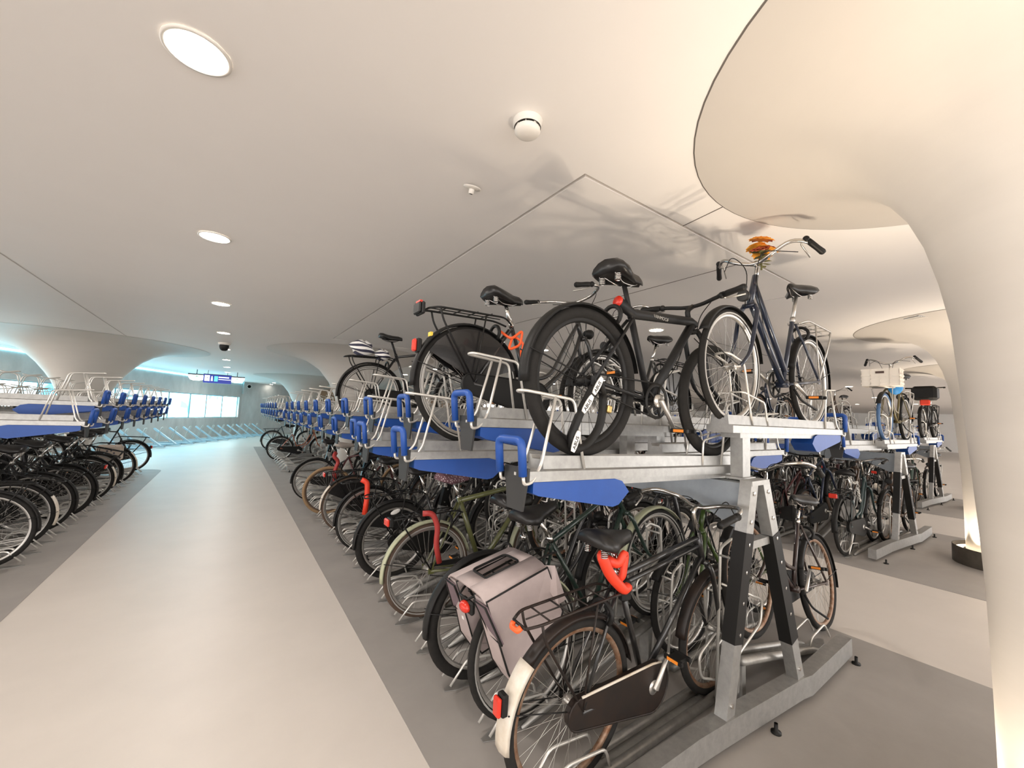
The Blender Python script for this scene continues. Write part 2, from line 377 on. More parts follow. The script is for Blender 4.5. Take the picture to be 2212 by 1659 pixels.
profC = [(.28, 0), (.28, .9), (.33, 1.4), (.42, 1.85), (.58, 2.2), (.80, 2.48), (1.1, 2.68), (1.5, 2.80), (1.9, 2.856)]
column(2.45, 10.3, profC, 'flaring column rising out of the middle of the central rack', ring=False, seam=False)
column(2.55, 19.4, profC, 'flaring column at the far end of the central rack', ring=False, seam=False)
column(CX2, 10.3, profC, 'flaring column inside the rack beyond the right aisle', ring=False, seam=False)

# ---------------------------------------------------------------- ceiling fittings
dl = Kit('downlight')
a = MB(['plastic_white']); a.lathe([(.108, 0), (.108, -.006), (.096, -.008), (.094, .0)], n=40); dl.add('trim_ring', a)
a = MB(['disc']); a.lathe([(.0001, -.004), (.094, -.004)], n=40); dl.add('diffuser', a)
Ld = bpy.data.lights.new('downlight_beam', 'AREA'); Ld.shape = 'DISK'; Ld.size = .17; Ld.energy = DL_POWER; Ld.color = (1, .93, .86)
def downlight(x, y, label, group, scale=1.0, beam=True):
    o = dl.put((x, y, ZC-.001), label=label, cat='ceiling light', group=group); o.scale = (scale, scale, 1)
    if not beam: return
    l = bpy.data.objects.new('downlight_beam', Ld); COL.objects.link(l); l.parent = o; l.location = (0, 0, -.012)
a1 = [1.84, 3.85, 6.37, 8.92, 11.5, 14.16, 16.88, 19.5, 22.3]
for i, y in enumerate(a1): downlight(-.2, y, 'round ceiling downlight over the wide aisle, %s from the camera' % ORD[i], 'downlights over the wide aisle')
for y in (-.7, -3.2): downlight(-.2, y, 'round ceiling downlight over the wide aisle behind the camera', 'downlights over the wide aisle')
for i, y in enumerate((3.5, 6.05, 8.6, 11.15, 13.7, 16.3)): downlight(4.95, y, 'round ceiling downlight over the right aisle, %s from its near end' % ORD[i], 'downlights over the right aisle')
for i, y in enumerate((1.8, 4.3, 6.9, 9.4, 12.0, 14.5)): downlight(-5.25, y, 'added unseen ceiling downlight over the aisle left of the left rack, %s from near' % ORD[i], 'added downlights over the far left aisle')  # added out-of-view lamps, lift the ceiling by bounce off the floor
for i, (x, y) in enumerate(((10.3, 4.05), (10.3, 6.63), (10.3, 9.3), (10.3, 11.95))): downlight(x, y, 'round ceiling downlight over the aisle beyond the second rack, %s from near' % ORD[i], 'downlights over the third aisle')
for i, (x, y) in enumerate(((16.0, 4.25), (16, 7), (16, 10), (22, 5), (28, 7.1), (28, 4.8), (22, 9))): downlight(x, y, 'small distant ceiling downlight beyond the farthest rack, %s from near' % ORD[i], 'distant downlights at right')
for i, (x, y) in enumerate(((1.84, 25.26), (1.86, 27.2), (-3.5, 19.3), (-5.6, 14))): downlight(x, y, ('nearer of two ceiling downlights beside the far concrete wall', 'farther of two ceiling downlights beside the far concrete wall', 'ceiling downlight just right of the left column', 'ceiling downlight behind the left column')[i], None, beam=i > 1)
k = Kit('smoke_detector')
a = MB(['plastic_white']); a.lathe([(.066, 0), (.066, -.012), (.060, -.018), (.060, -.030)], n=40); k.add('base', a)
a = MB(['plastic_white', 'black']); a.lathe([(.056, -.036), (.058, -.046), (.05, -.058), (.03, -.066), (.0001, -.068)], n=40); a.lathe([(.052, -.028), (.052, -.038)], n=40, mi=1)
for i in range(8): a.box((.048*math.cos(i*.785)-.004, .048*math.sin(i*.785)-.004, -.04), (.048*math.cos(i*.785)+.008, .048*math.sin(i*.785)+.008, -.026))
k.add('cover', a); k.put((.99, 1.37, ZC), label='white round smoke detector on the ceiling beside the access panel', cat='smoke detector')
k = Kit('sprinkler_head')
a = MB(['plastic_white']); a.lathe([(.052, 0), (.050, -.006), (.028, -.010), (.012, -.012)], n=32); k.add('rosette', a)
a = MB(['plastic_white', 'black']); a.lathe([(.016, -.01), (.016, -.035), (.010, -.037)], n=20); a.lathe([(.010, -.0372), (.0001, -.0372)], n=16, mi=1); k.add('nozzle', a)
k.put((1.05, 1.98, ZC), (R_(18), 0, 0), label='small sprinkler head with round rosette on the ceiling', cat='sprinkler')
k = Kit('dome_camera')
a = MB(['plastic_white']); a.lathe([(.11, 0), (.11, -.03), (.09, -.045)], n=32); k.add('base', a)
a = MB(['black']); a.lathe([(.085, -.04), (.085, -.09), (.07, -.14), (.04, -.165), (.0001, -.17)], n=32); k.add('dome', a)
k.put((-.204, 10.38, ZC), label='black dome security camera on the ceiling between downlights', cat='security camera')
k.put((.75, 26.25, 2.62), (R_(90), 0, R_(-20)), label='small dark camera on the far concrete wall near the corner', cat='security camera')
k = Kit('ventilation_grille'); a = MB(['plastic_white', 'galv_dull'], False)
a.box((-.2, -.08, -.004), (.2, .08, .002), 1)
for i in range(14): a.box((-.2+i*.0286, -.08, -.008), (-.185+i*.0286, .08, -.004))
k.add('grille', a); k.put((6.52, 1.0, ZC-.012), (R_(0), 0, R_(-30)), label='slotted ventilation grille beside the second mushroom column', cat='vent')
# hanging sign and exit lamps
def text(name, s, size, parent, loc, rot, matn):
    c = bpy.data.curves.new(name, 'FONT'); c.body = s; c.size = size; c.extrude = .001; c.materials.append(M[matn])
    t = bpy.data.objects.new(name, c); COL.objects.link(t); bpy.context.view_layer.update()
    me = bpy.data.meshes.new_from_object(t.evaluated_get(bpy.context.evaluated_depsgraph_get())); bpy.data.objects.remove(t); bpy.data.curves.remove(c)
    o = bpy.data.objects.new(name, me); COL.objects.link(o); o.parent = parent; o.location = loc; o.rotation_euler = rot; return o
k = Kit('hanging_sign')
a = MB(['signblue', 'capgrey'], False); a.box((-.72, -.04, -.34), (.72, .04, -.02)); a.box((-.72, -.05, -.02), (.72, .05, 0), 1); k.add('panel', a)
a = MB(['capgrey'], False)
for x in (-.5, .5): a.tube([(x, 0, 0), (x, 0, .14)], .012)
k.add('rod', a)
a = MB(['signwhite', 'capgrey'], False); a.box((-.66, -.046, -.27), (-.40, -.041, -.05)); a.box((-.56, -.048, -.15), (-.48, -.047, -.13), 1); k.add('pictogram', a)
a = MB(['signwhite'], False); a.ball((-.29, -.044, -.10), (.03, .004, .03)); a.box((-.33, -.046, -.20), (-.25, -.041, -.13)); a.box((-.34, -.046, -.26), (-.24, -.041, -.21)); k.add('pictogram', a)
a = MB(['signcyan'], False); a.box((-.17, -.046, -.27), (.01, -.041, -.07), 0, .002); k.add('pictogram', a)
a = MB(['signwhite'], False)
for i in range(11): a.box((.05+i*.05, -.045, -.125), (.088+i*.05, -.041, -.08))
k.add('lettering', a)
a = MB(['signwhite'], False)
for i in range(16): a.box((.05+i*.04, -.045, -.20), (.083+i*.04, -.041, -.175))
k.add('lettering', a)
sg = k.put((-.49, 19.2, ZC-.14), (0, 0, R_(2)), label='blue hanging wayfinding sign with white pictograms over the wide aisle', cat='sign'); sg.scale = (.61, 1, 1)
k = Kit('exit_lamp')
a = MB(['lampwhite', 'exitgreen']); P = [(-.26, -.05), (-.24, -.15), (-.19, -.23), (-.1, -.26), (.1, -.26), (.19, -.23), (.24, -.15), (.26, -.05)]; a.prism(P, -.02, .02)
a.box((-.03, -.024, -.12), (.05, -.021, -.09), 1); a.box((-.06, -.024, -.19), (.02, -.021, -.17), 1); k.add('diffuser', a)
a = MB(['capgrey'], False); a.box((-.26, -.04, -.05), (.26, .04, -.01)); k.add('housing', a)
a = MB(['capgrey'], False); a.tube([(0, 0, -.02), (0, 0, .16)], .012); k.add('rod', a)
k.put((-1.13, 19.2, ZC-.155), label='rounded white exit lamp left of the blue sign', cat='exit lamp')
k.put((.13, 19.25, ZC-.155), label='rounded white exit lamp right of the blue sign', cat='exit lamp')

# ---------------------------------------------------------------- upper trays (origin: outer end at wheel contact height, x runs inwards)
def tray_kit(high=False):
    k = Kit('bicycle_tray'); L = 1.72
    a = MB(['galv'], False)
    a.prism([(-.075, -.086), (.075, -.086), (.075, -.046), (.052, -.04), (.046, .012), (.032, .012), (.026, -.004), (-.026, -.004), (-.032, .012), (-.046, .012), (-.052, -.04), (-.075, -.046)], .09, L, axis='x')
    a.prism([(-.075, -.086), (.075, -.086), (.075, -.046), (-.075, -.046)], 0, .09, axis='x')
    k.add('channel', a)
    a = MB(['galv'], False); a.box((.5, -.055, -.115), (1.6, .055, -.086)); k.add('support_rail', a)
    a = MB(['capgrey', 'zinc'], False); a.box((-.008, -.077, -.09), (.004, .077, -.035)); a.prism([(-.07, -.09), (.07, -.09), (.05, -.2), (-.05, -.2)], -.006, .004, axis='x')
    for y in (-.045, .0): a.box((-.011, y-.006, -.068), (-.007, y+.006, -.056), 1)
    k.add('end_cap', a)
    a = MB(['blue'], False); a.prism([(.03, -.088), (.03, -.13), (.06, -.142), (.49, -.212), (.53, -.205), (.60, -.15), (.55, -.10), (.5, -.088)], -.068, .068); k.add('spring_cover', a)
    a = MB(['blue']); a.tube(bend([(-.03, -.078, -.062), (-.045, -.078, .072), (-.045, .078, .072), (-.03, .078, -.062)], .03), .0165, 10); h = k.add('grip', a)
    a = MB(['zinc'])
    for y in (-.078, .078):
        a.tube(bend([(-.028, y, -.06), (-.024, y, -.095), (.02, y*.95, -.088), (.075, y*.72, -.02), (.145, y*.55, .255)], .02, 3), .0068, 6)
    k.add('grip_bracket', a)
    a = MB(['zinc']); Y = .044
    a.tube(bend([(.315, -Y-.012, -.05), (.25, -Y, .25), (-.01, -.03, .268), (-.012, .03, .268), (.25, Y, .25), (.315, Y+.012, -.05)], .03, 4), .0068, 7); k.add('wheel_hoop', a)
    a = MB(['zinc'])
    a.tube(bend([(1.45, -Y-.008, -.04), (1.53, -Y, .32), (1.70, -Y, .36), (1.71, Y, .36), (1.53, Y, .32), (1.45, Y+.008, -.04)], .035, 4), .0068, 7)
    a.tube(bend([(1.25, -Y-.008, -.04), (1.27, -Y, .10), (1.53, -Y, .15), (1.54, Y, .15), (1.27, Y, .10), (1.25, Y+.008, -.04)], .025, 4), .006, 6); k.add('wheel_stop', a)
    if high:
        a = MB(['galv'], False); a.box((1.44, -.035, -.348), (1.53, .035, -.115)); a.box((1.41, -.05, -.352), (1.56, .05, -.34)); k.add('post', a)
    return k
TRAY = tray_kit(); TRAY_H = tray_kit(True)
def gutter_kit(high=False):
    k = Kit('floor_gutter'); L = 1.46; sl = .225 if high else 0
    a = MB(['galv_floor']);
    for y in (-.048, .048): a.tube([(.36, y, .010), (.5, y, .028+.12*sl), (L, y, .030+1.08*sl)], [.010, .022, .024], 10)
    a.bar((.34, 0, .006), (L, 0, .008+1.08*sl), .06, .008); k.add('channel', a)
    if high: a = MB(['galv_floor'], False); a.bar((L-.06, 0, .0), (L-.06, 0, .245), .07, .04, upv=(1, 0, 0)); k.add('support_foot', a)
    a = MB(['galv_floor'], False); a.prism([(.16, -.01), (.22, -.032), (.36, -.036), (.36, .036), (.22, .032), (.16, .01)], .001, .006, axis='z'); k.add('end_plate', a)
    a = MB(['zinc']); a.tube(bend([(.17, -.05, .05), (.27, -.05, .16), (.50, -.05, .13), (.53, -.05, .045)], .03, 3), .007, 6)
    a.tube(bend([(.17, .05, .05), (.27, .05, .16), (.50, .05, .13), (.53, .05, .045)], .03, 3), .007, 6); k.add('guide_wire', a)
    a = MB(['zinc'])
    U = .24 if high else 0
    for y in (-.055, .055): a.tube(bend([(1.52, y, .02), (1.47, y, .60+U), (1.36, y*.8, .64+U), (1.33, y*.8, .615+U)], .03, 4), .0085, 7)
    a.tube([(1.475, -.055, .56+U), (1.475, .055, .56+U)], .007, 6); a.tube(bend([(1.50, -.055, .08+U), (1.24, -.055, .18+U), (1.22, -.055, .30+U), (1.46, -.055, .40+U)], .04, 3), .007, 6)
    a.tube(bend([(1.50, .055, .08+U), (1.24, .055, .18+U), (1.22, .055, .30+U), (1.46, .055, .40+U)], .04, 3), .007, 6); k.add('wheel_hoop', a)
    return k
GUT = gutter_kit(); GUT_H = gutter_kit(True)
def frame_kit(length, bays):
    """one standing rack: sloped end frames on a jogged base beam, a long top beam; origin: centre line on the floor at the near end frame; y runs along the rack"""
    k = Kit('bicycle_rack_frame')
    def base(y):
        a = MB(['galv'], False); top = [(-1.15, .05), (-.55, .035), (-.36, .02), (.36, -.045), (.44, -.06), (1.15, -.05)]
        for i in range(len(top)-1):
            (xa, ya), (xb, yb) = top[i], top[i+1]
            V = [(xa, y+ya-.04, .035), (xb, y+yb-.04, .035), (xb, y+yb+.036, .035), (xa, y+ya+.036, .035), (xa, y+ya-.04, .145), (xb, y+yb-.04, .145), (xb, y+yb+.036, .145), (xa, y+ya+.036, .145)]
            a.add(V, [(3, 2, 1, 0), (4, 5, 6, 7), (0, 1, 5, 4), (1, 2, 6, 5), (2, 3, 7, 6), (3, 0, 4, 7)], 0, False)
        k.add('base_beam', a)
        for (x, dy) in ((-1.1, 0), (0, -.025), (1.12, -.055)):
            f = MB(['black']); f.lathe([(.0001, 0), (.024, 0), (.024, .012), (.009, .014), (.009, .05)], (x, y+dy-.062, 0), 14); k.add('levelling_foot', f)
        for sx, (xb, yb) in ((-1, (-.31, .015)), (1, (.36, -.045))):
            p = Vector((xb, y+yb, .13)); q = Vector((sx*.065, y, 1.24))
            a = MB(['galv', 'chrome'], False); a.bar(p, q, .075, .06, upv=(0, 1, 0))
            for t in (.06, .82, .95): c = p.lerp(q, t); a.lathe([(.011, .0), (.011, -.007), (.0001, -.009)], (c.x, c.y-.028, c.z), 10, 1, axis='y')
            lg = k.add('leg', a); a = MB(['black', 'chrome'], False)
            a.bar(p.lerp(q, .30 if sx < 0 else .2), p.lerp(q, .77 if sx < 0 else .74), .086, .066, upv=(0, 1, 0)); [a.lathe([(.009, .0), (.009, -.005), (.0001, -.007)], (p.lerp(q, t).x, p.lerp(q, t).y-.031, p.lerp(q, t).z), 10, 1, axis='y') for t in (.34, .47, .6, .72)]; k.add('leg_sleeve', a, lg)
        a = MB(['galv'], False); a.bar((-.12, y, .92), (.12, y, .92), .05, .04); k.add('cross_piece', a); a = MB(['galv'], False); a.box((-.1, y-.032, 1.225), (.1, y+.032, 1.25)); k.add('top_plate', a)
        g = MB(['galv_dull'], False); g.prism([(y+.03, 1.22), (y+.03, .97), (y+.12, .98), (y+.34, 1.09), (y+.34, 1.22)], -.03, .03, axis='x'); k.add('gusset', g)
    for yb in bays: base(yb)
    a = MB(['galv_dull'], False); a.box((-.045, .03, 1.085), (.045, length, 1.225)); k.add('top_beam', a)
    return k
FRAME_L = frame_kit(17.2, [0, 3.35, 6.7, 10.05, 13.4, 16.75]); FRAME_S = frame_kit(9.2, [0, 3.35, 6.7]); FRAME_T = frame_kit(6.7, [0, 3.3, 6.5])
ZLOW, ZHIGH = 1.385, 1.578

# ---------------------------------------------------------------- bicycles
def wheel_parts(k, x, R, tyre='rubber', tw=.021, rim='alu', spokes=36, side_line=None, parent=None, dark=False, y=0):
    a = MB([tyre]); a.lathe([(R-tw+tw*math.cos(t), tw*math.sin(t)) for t in [2*math.pi*i/10 for i in range(11)]], (x, y, R), 48, axis='y')
    w = k.add('wheel', a, parent)
    a = MB([rim]); r2 = R-2*tw+.004; a.lathe([(r2, -.012), (r2-.012, -.0125), (r2-.02, -.004), (r2-.02, .004), (r2-.012, .0125), (r2, .012)], (x, y, R), 48, axis='y')
    if side_line:
        for s in (-1, 1): a.mats.append(side_line); a.lathe([(R-tw-.012, s*(tw*.92)), (R-tw-.004, s*(tw*1.015))], (x, y, R), 48, len(a.mats)-1, axis='y')
    k.add('rim', a, w)
    a = MB(['alu' if not dark else 'black'])
    for i in range(spokes):
        t = 2*math.pi*i/spokes; s = 1 if i % 2 else -1; t2 = t+(.55 if (i//2) % 2 else -.55)
        a.tube([(x+.022*math.cos(t2), y+s*.028, R+.022*math.sin(t2)), (x+(r2-.018)*math.cos(t), y+s*.002, R+(r2-.018)*math.sin(t))], .0011, 3, cap=False)
    k.add('spokes', a, w)
    a = MB(['alu' if not dark else 'black']); a.lathe([(.0001, -.055), (.008, -.055), (.009, -.034), (.026, -.032), (.02, -.02), (.017, 0), (.02, .02), (.026, .032), (.009, .034), (.008, .055), (.0001, .055)], (x, y, R), 14, axis='y'); k.add('hub', a, w)
    return w
def fender(k, x, R, a0, a1, matn, tail=None, y=0, hw=.027, thw=1.0):
    b = MB([matn]+([tail] if tail else [])); n = 28; rr = R+.016
    def strip(t0, t1, nn, mi, hw=hw):
        rings = []
        for i in range(nn+1):
            t = R_(t0+(t1-t0)*i/nn); ring = []
            for (dy, dr) in ((-hw, -.012), (-hw*.75, .0), (0, .006), (hw*.75, 0), (hw, -.012), (hw*.7, -.004), (0, .001), (-hw*.7, -.004)):
                ring.append((x+(rr+dr)*math.cos(t), y+dy, R+(rr+dr)*math.sin(t)))
            rings.append(ring)
        b.loft(rings, mi)
    if tail: strip(a0, a1-50, n, 0); strip(a1-50, a1, 10, 1, hw*thw)
    else: strip(a0, a1, n, 0)
    f = k.add('mudguard', b)
    s = MB(['black'])
    t = R_(a1-22 if a1 > 120 else a1-10)
    for sy in (-1, 1): s.tube([(x, y+sy*.05, R), (x+(rr+.005)*math.cos(t), y+sy*hw, R+(rr+.005)*math.sin(t))], .0028, 5)
    k.add('mudguard_stay', s, f)
    return f
def saddle(k, c, matn='leather', kind='comfort', parent=None, tilt=-4):
    if kind == 'sport': prof = [(-.13, .068, .022), (-.10, .075, .028), (-.04, .055, .03), (.02, .03, .028), (.09, .02, .026), (.135, .012, .018)]
    else: prof = [(-.135, .085, .03), (-.11, .105, .042), (-.06, .10, .046), (0, .062, .042), (.06, .034, .036), (.11, .026, .03), (.14, .014, .02)]
    b = MB([matn]); rings = []
    ct, st = math.cos(R_(tilt)), math.sin(R_(tilt))
    for (x, w, h) in prof:
        ring = []
        for i in range(12):
            t = 2*math.pi*i/12; yy = w*math.cos(t); zz = h*(math.sin(t) if math.sin(t) > 0 else 1.5*math.sin(t)*(abs(math.cos(t))**1.2 if x > -.1 else .6)) - .018*(abs(math.cos(t))**2)*(1 if x < 0 else .5)
            if -.1 < x < .08: zz -= .008
            ring.append((c[0]+x*ct+zz*st, c[1]+yy, c[2]+zz*ct-x*st*-1))
        rings.append(ring)
    b.loft(rings); s = k.add('saddle', b, parent)
    r = MB(['black' if kind == 'sport' else 'chrome'])
    for sy in (-1, 1):
        r.tube(bend([(c[0]-.09, c[1]+sy*.04, c[2]-.03), (c[0]-.03, c[1]+sy*.022, c[2]-.055), (c[0]+.06, c[1]+sy*.02, c[2]-.05), (c[0]+.11, c[1]+sy*.008, c[2]-.02)], .03, 3), .0035, 5)
        if kind != 'sport':
            pts = [(c[0]-.095+.014*math.cos(t*.9), c[1]+sy*.05+.014*math.sin(t*.9), c[2]-.065+.0035*t*.32) for t in range(0, 32)]
            r.tube(pts, .003, 4)
    k.add('saddle_rail', r, s)
    return s
def handlebar(k, head, style, top, parent=None, barm='chrome', grip='black'):
    hx, hz = head; b = MB([barm]); cx, cz = hx-.404*(top-hz)*.6, top
    if style == 'straight':
        cx += .05
        b.tube(bend([(hx, 0, hz-.02), (hx-.03, 0, hz+.05), (cx, 0, cz)], .03, 3), .015, 8)
        P = [(cx-.05, -.31, cz+.03), (cx-.02, -.16, cz+.02), (cx, -.05, cz), (cx, .05, cz), (cx-.02, .16, cz+.02), (cx-.05, .31, cz+.03)]
    else:
        b.tube(bend([(hx, 0, hz-.02), (hx-.404*(cz-hz)*.85, 0, cz-.02), (cx+.02, 0, cz)], .02, 3), .013, 8)
        cx += .02
        if style == 'dutch': P = [(cx-.26, -.27, cz+.005), (cx-.13, -.285, cz+.035), (cx-.02, -.25, cz+.055), (cx+.035, -.12, cz+.03), (cx, -.03, cz), (cx, .03, cz), (cx+.035, .12, cz+.03), (cx-.02, .25, cz+.055), (cx-.13, .285, cz+.035), (cx-.26, .27, cz+.005)]
        else: P = [(cx-.15, -.31, cz+.02), (cx-.07, -.27, cz+.075), (cx+.01, -.2, cz+.085), (cx+.03, -.1, cz+.02), (cx, -.03, cz), (cx, .03, cz), (cx+.03, .1, cz+.02), (cx+.01, .2, cz+.085), (cx-.07, .27, cz+.075), (cx-.15, .31, cz+.02)]
    Q = bend(P, .06, 4); b.tube(Q, .0115, 9); h = k.add('handlebar', b, parent)
    for sgn in (0, 1):
        p, q = (Vector(P[0]), Vector(P[1])) if sgn == 0 else (Vector(P[-1]), Vector(P[-2]))
        d = (q-p).normalized(); g = MB([grip]); st = p-d*.012
        g.tube([st, st+d*.01, st+d*.05, st+d*.1, st+d*.125], [.014, .0185, .0165, .0175, .0165], 10); k.add('grip', g, h)
        l = MB(['black', 'alu']); e = st+d*.14; out = Vector((.06, .0, -.015)) if style == 'straight' else Vector((.0, .05 if p.y < 0 else -.05, -.03))
        l.ball(e, .019, 0, 8); l.tube(bend([e, e+out*.6, e+out-d*.11], .02, 3), .005, 5, mi=1); k.add('brake_lever', l, h)
    return h, Vector((cx, 0, cz))
def carrier(k, matn='black', z=.735, x0=-.30, x1=.20, R=.345, wide=.065, front_up=.03):
    a = MB([matn]); t = .0062
    for sy in (-1, 1):
        a.tube(bend([(x0, sy*wide*.6, z), (x0+.05, sy*wide, z+.012), (x1, sy*wide, z+front_up), (x1+.07, sy*.03, z+front_up-.03)], .04, 3), t, 6)
        a.tube(bend([(x0+.06, sy*wide, z+.01), (x0+.075, sy*wide, z-.05), (.0, sy*.062, R+.01)], .03, 3), t*.95, 6)
        a.tube([(.0, sy*.062, R+.01), (.06, sy*wide, z+.02)], t*.8, 6)
    a.tube([(x0, -wide*.6, z), (x0, wide*.6, z)], t, 6)
    for i in range(4): x = x0+.1+i*.1; a.tube([(x, -wide, z+.016+.006*i), (x, wide, z+.016+.006*i)], .004, 5)
    a.tube([(x0+.03, 0, z+.012), (x1, 0, z+front_up)], .0035, 5)
    return k.add('carrier', a)
def box_light(k, c, lensm='red', s=(.02, .045, .03), back='black', parent=None):
    a = MB([back, lensm], False); a.box((c[0], c[1]-s[1], c[2]-s[2]), (c[0]+s[0]*1.4, c[1]+s[1], c[2]+s[2]), 0, .006); a.box((c[0]-s[0], c[1]-s[1]*.95, c[2]-s[2]*.9), (c[0], c[1]+s[1]*.95, c[2]+s[2]*.9), 1, .008)
    return k.add('rear_light', a, parent)
def head_light(k, c, shell='black', parent=None):
    a = MB([shell, 'capgrey']); a.lathe([(.0001, -.05), (.02, -.045), (.034, -.015), (.037, .01), (.035, .014)], c, 16, 0, axis='x'); a.lathe([(.035, .013), (.02, .018), (.0001, .02)], c, 16, 1, axis='x')
    return k.add('headlight', a, parent)
def bike(name='bicycle', style='opa', tube=None, fa1=186, R=.345, wb=1.12, paintm='paint', tyre='rubber', tw=.021, rim='alu', line=None, fend='black', tail=None, rack='black', rlight='rack', case='full', casem='black',
         sad='comfort', sadm='leather', sad_h=1.0, bar='dutch', bartop=1.10, barm='chrome', post='chrome', hlamp=True, stand=True, coat_guard=False, wide=None, steer=0, seat_l=.52, dark=False, light_kind=True, front_fend=True, crank_a=-20, front_tyre=None):
    k = Kit(name)
    BB = Vector((.47, 0, .285)); sd = Vector((-.36, 0, .933)); ST = BB+sd*seat_l
    crown = Vector((wb-.225 if style != 'b0' else wb-.15, 0, 2*R+(.055 if style != 'sport' else .03))); hd = Vector((-.375, 0, .927))
    if style == 'b0': hd = Vector((-.33, 0, .944))
    hl = {'opa': .22, 'oma': .17, 'city': .16, 'low': .24, 'sport': .085, 'b0': .20}[style]; HT = crown+hd*hl
    f = MB([paintm]); tb = tube or (.0145 if style != 'sport' else .017)
    f.tube([BB+Vector((0, -.035, 0)), BB+Vector((0, .035, 0))], .023, 12)
    f.tube([BB, ST], tb, 9); f.tube([crown+hd*.01, HT], .0185, 10)
    for sy in (-1, 1):
        f.tube([BB+Vector((-.02, sy*.028, 0)), (0, sy*.06, R)], .0095, 7); f.tube([ST+Vector((0, sy*.016, -.04)), (.0, sy*.06, R)], .0085, 7)
        f.box((-.02, sy*.06-.003, R-.02), (.025, sy*.06+.003, R+.02))
    lowh = crown+hd*.05
    if style in ('opa', 'b0'):
        f.tube([ST+Vector((0, 0, -.03)), HT+hd*-.035], tb, 9); f.tube([BB, lowh], tb*1.05, 9)
        if style == 'b0': f.tube([ST+Vector((.01, 0, -.075)), HT+hd*-.085], tb*.8, 9)
    elif style == 'sport':
        f.tube([ST+Vector((-.09, 0, .035)), ST+Vector((.02, 0, -.005)), HT+hd*-.01, HT+hd*-.01+Vector((.05, 0, -.012))], [.027, .026, .026, .024], 12); f.tube([BB, lowh], .024, 10)
    elif style == 'oma':
        f.tube(bend([HT+hd*-.04, HT+Vector((-.08, 0, -.18)), BB+Vector((.16, 0, .16)), BB+sd*.14], .25, 8), tb, 9); f.tube(bend([lowh, crown+Vector((-.10, 0, -.18)), BB+Vector((.10, 0, .06)), BB], .25, 8), tb, 9)
    elif style == 'low':
        f.tube([HT+hd*-.06, BB+sd*.10], .018, 9); f.tube([lowh, BB], .02, 9)
        f.tube([BB+sd*.10, BB+Vector((-.08, 0, .1))], .012, 8)
    else:
        f.tube([HT+hd*-.03, BB+sd*(seat_l*.62)], tb, 9); f.tube([BB, lowh], tb*1.1, 9)
    fr = k.add('frame', f)
    if style == 'sport':
        for (p, q, mt) in ((ST+Vector((-.10, 0, .037)), ST+Vector((-.09, 0, .035)), 'red'),):
            b = MB([mt]); b.tube([p, q], .028, 14); k.add('rear_light', b, fr)
    fk = MB([paintm])
    for sy in (-1, 1): fk.tube(bend([crown+Vector((0, sy*.03, .01)), crown+Vector((.01, sy*.052, -.03)), crown+Vector((.10, sy*.052, -.30)), (wb, sy*.052, R)], .10, 5), [.014]*7+[.012]*4+[.010]*(len(bend([crown+Vector((0, sy*.03, .01)), crown+Vector((.01, sy*.052, -.03)), crown+Vector((.10, sy*.052, -.30)), (wb, sy*.052, R)], .10, 5))-11), 8)
    fk.tube([crown+Vector((0, -.035, .012)), crown+Vector((0, .035, .012))], .016, 8)
    fkp = k.add('fork', fk)
    wheel_parts(k, 0, R, tyre, tw, rim, 36, line, None, dark); wheel_parts(k, wb, R, front_tyre or tyre, tw, rim, 36, line, None, dark)
    if fend:
        fender(k, 0, R, 12, fa1, fend, tail, hw=.022+tw*.4, thw=1.45 if style == 'b0' else 1.0)
        if front_fend: fender(k, wb, R, 172, 30, fend, hw=.022+tw*.4)
    SP = BB+sd*(sad_h-.285-.04)/sd.z*1.0; SP.z = sad_h-.045
    p = MB([post]); p.tube([ST+sd*-.02, SP], .0125, 9); p.tube([ST+sd*-.03, ST+sd*.008], .0175, 9); sp = k.add('seat_post', p)
    saddle(k, SP+Vector((-.01, 0, .05)), sadm, 'sport' if sad == 'sport' else 'comfort', sp)
    handlebar(k, (HT.x, HT.z), bar, bartop, None, barm)
    if bar != 'none':
        cb = MB(['black']); hx = HT
        cb.tube(bend([(HT.x-.05, -.22, bartop+.02), (HT.x+.10, -.1, bartop+.06), (HT.x+.08, -.01, HT.z+.03), (crown.x+.03, -.01, crown.z)], .08, 5), .0028, 5)
        cb.tube(bend([(HT.x-.05, .22, bartop+.02), (HT.x+.12, .08, bartop+.03), (HT.x+.04, .02, HT.z-.03), (BB.x+.25, .012, BB.z+.2), (BB.x, .02, BB.z)], .08, 5), .0028, 5); k.add('brake_cable', cb)
    ca = R_(crank_a); cv_, sv = math.cos(ca), math.sin(ca); cs = []
    for sy in (-1, 1): cr = MB(['alu']); cr.tube([BB+Vector((0, sy*.07, 0)), BB+Vector((0, sy*.078, 0)), BB+Vector((-sy*cv_*.17, sy*.095, -sy*sv*.17))], [.014, .013, .0085], 7); cs.append(k.add('crank_arm', cr))
    cr = MB(['alu', 'black'])
    cr.lathe([(.0001, -.067), (.032, -.067), (.034, -.055)], BB, 18, 0, axis='y')
    if case != 'full': cr.lathe([(.075, -.05), (.092, -.05), (.092, -.046), (.075, -.046)], BB, 28, 1, axis='y'); [cr.tube([BB+Vector((.02*math.cos(t), -.052, .02*math.sin(t))), BB+Vector((.08*math.cos(t), -.048, .08*math.sin(t)))], .007, 5, 1) for t in (0, 1.257, 2.513, 3.77, 5.027)]
    k.add('chainring', cr)
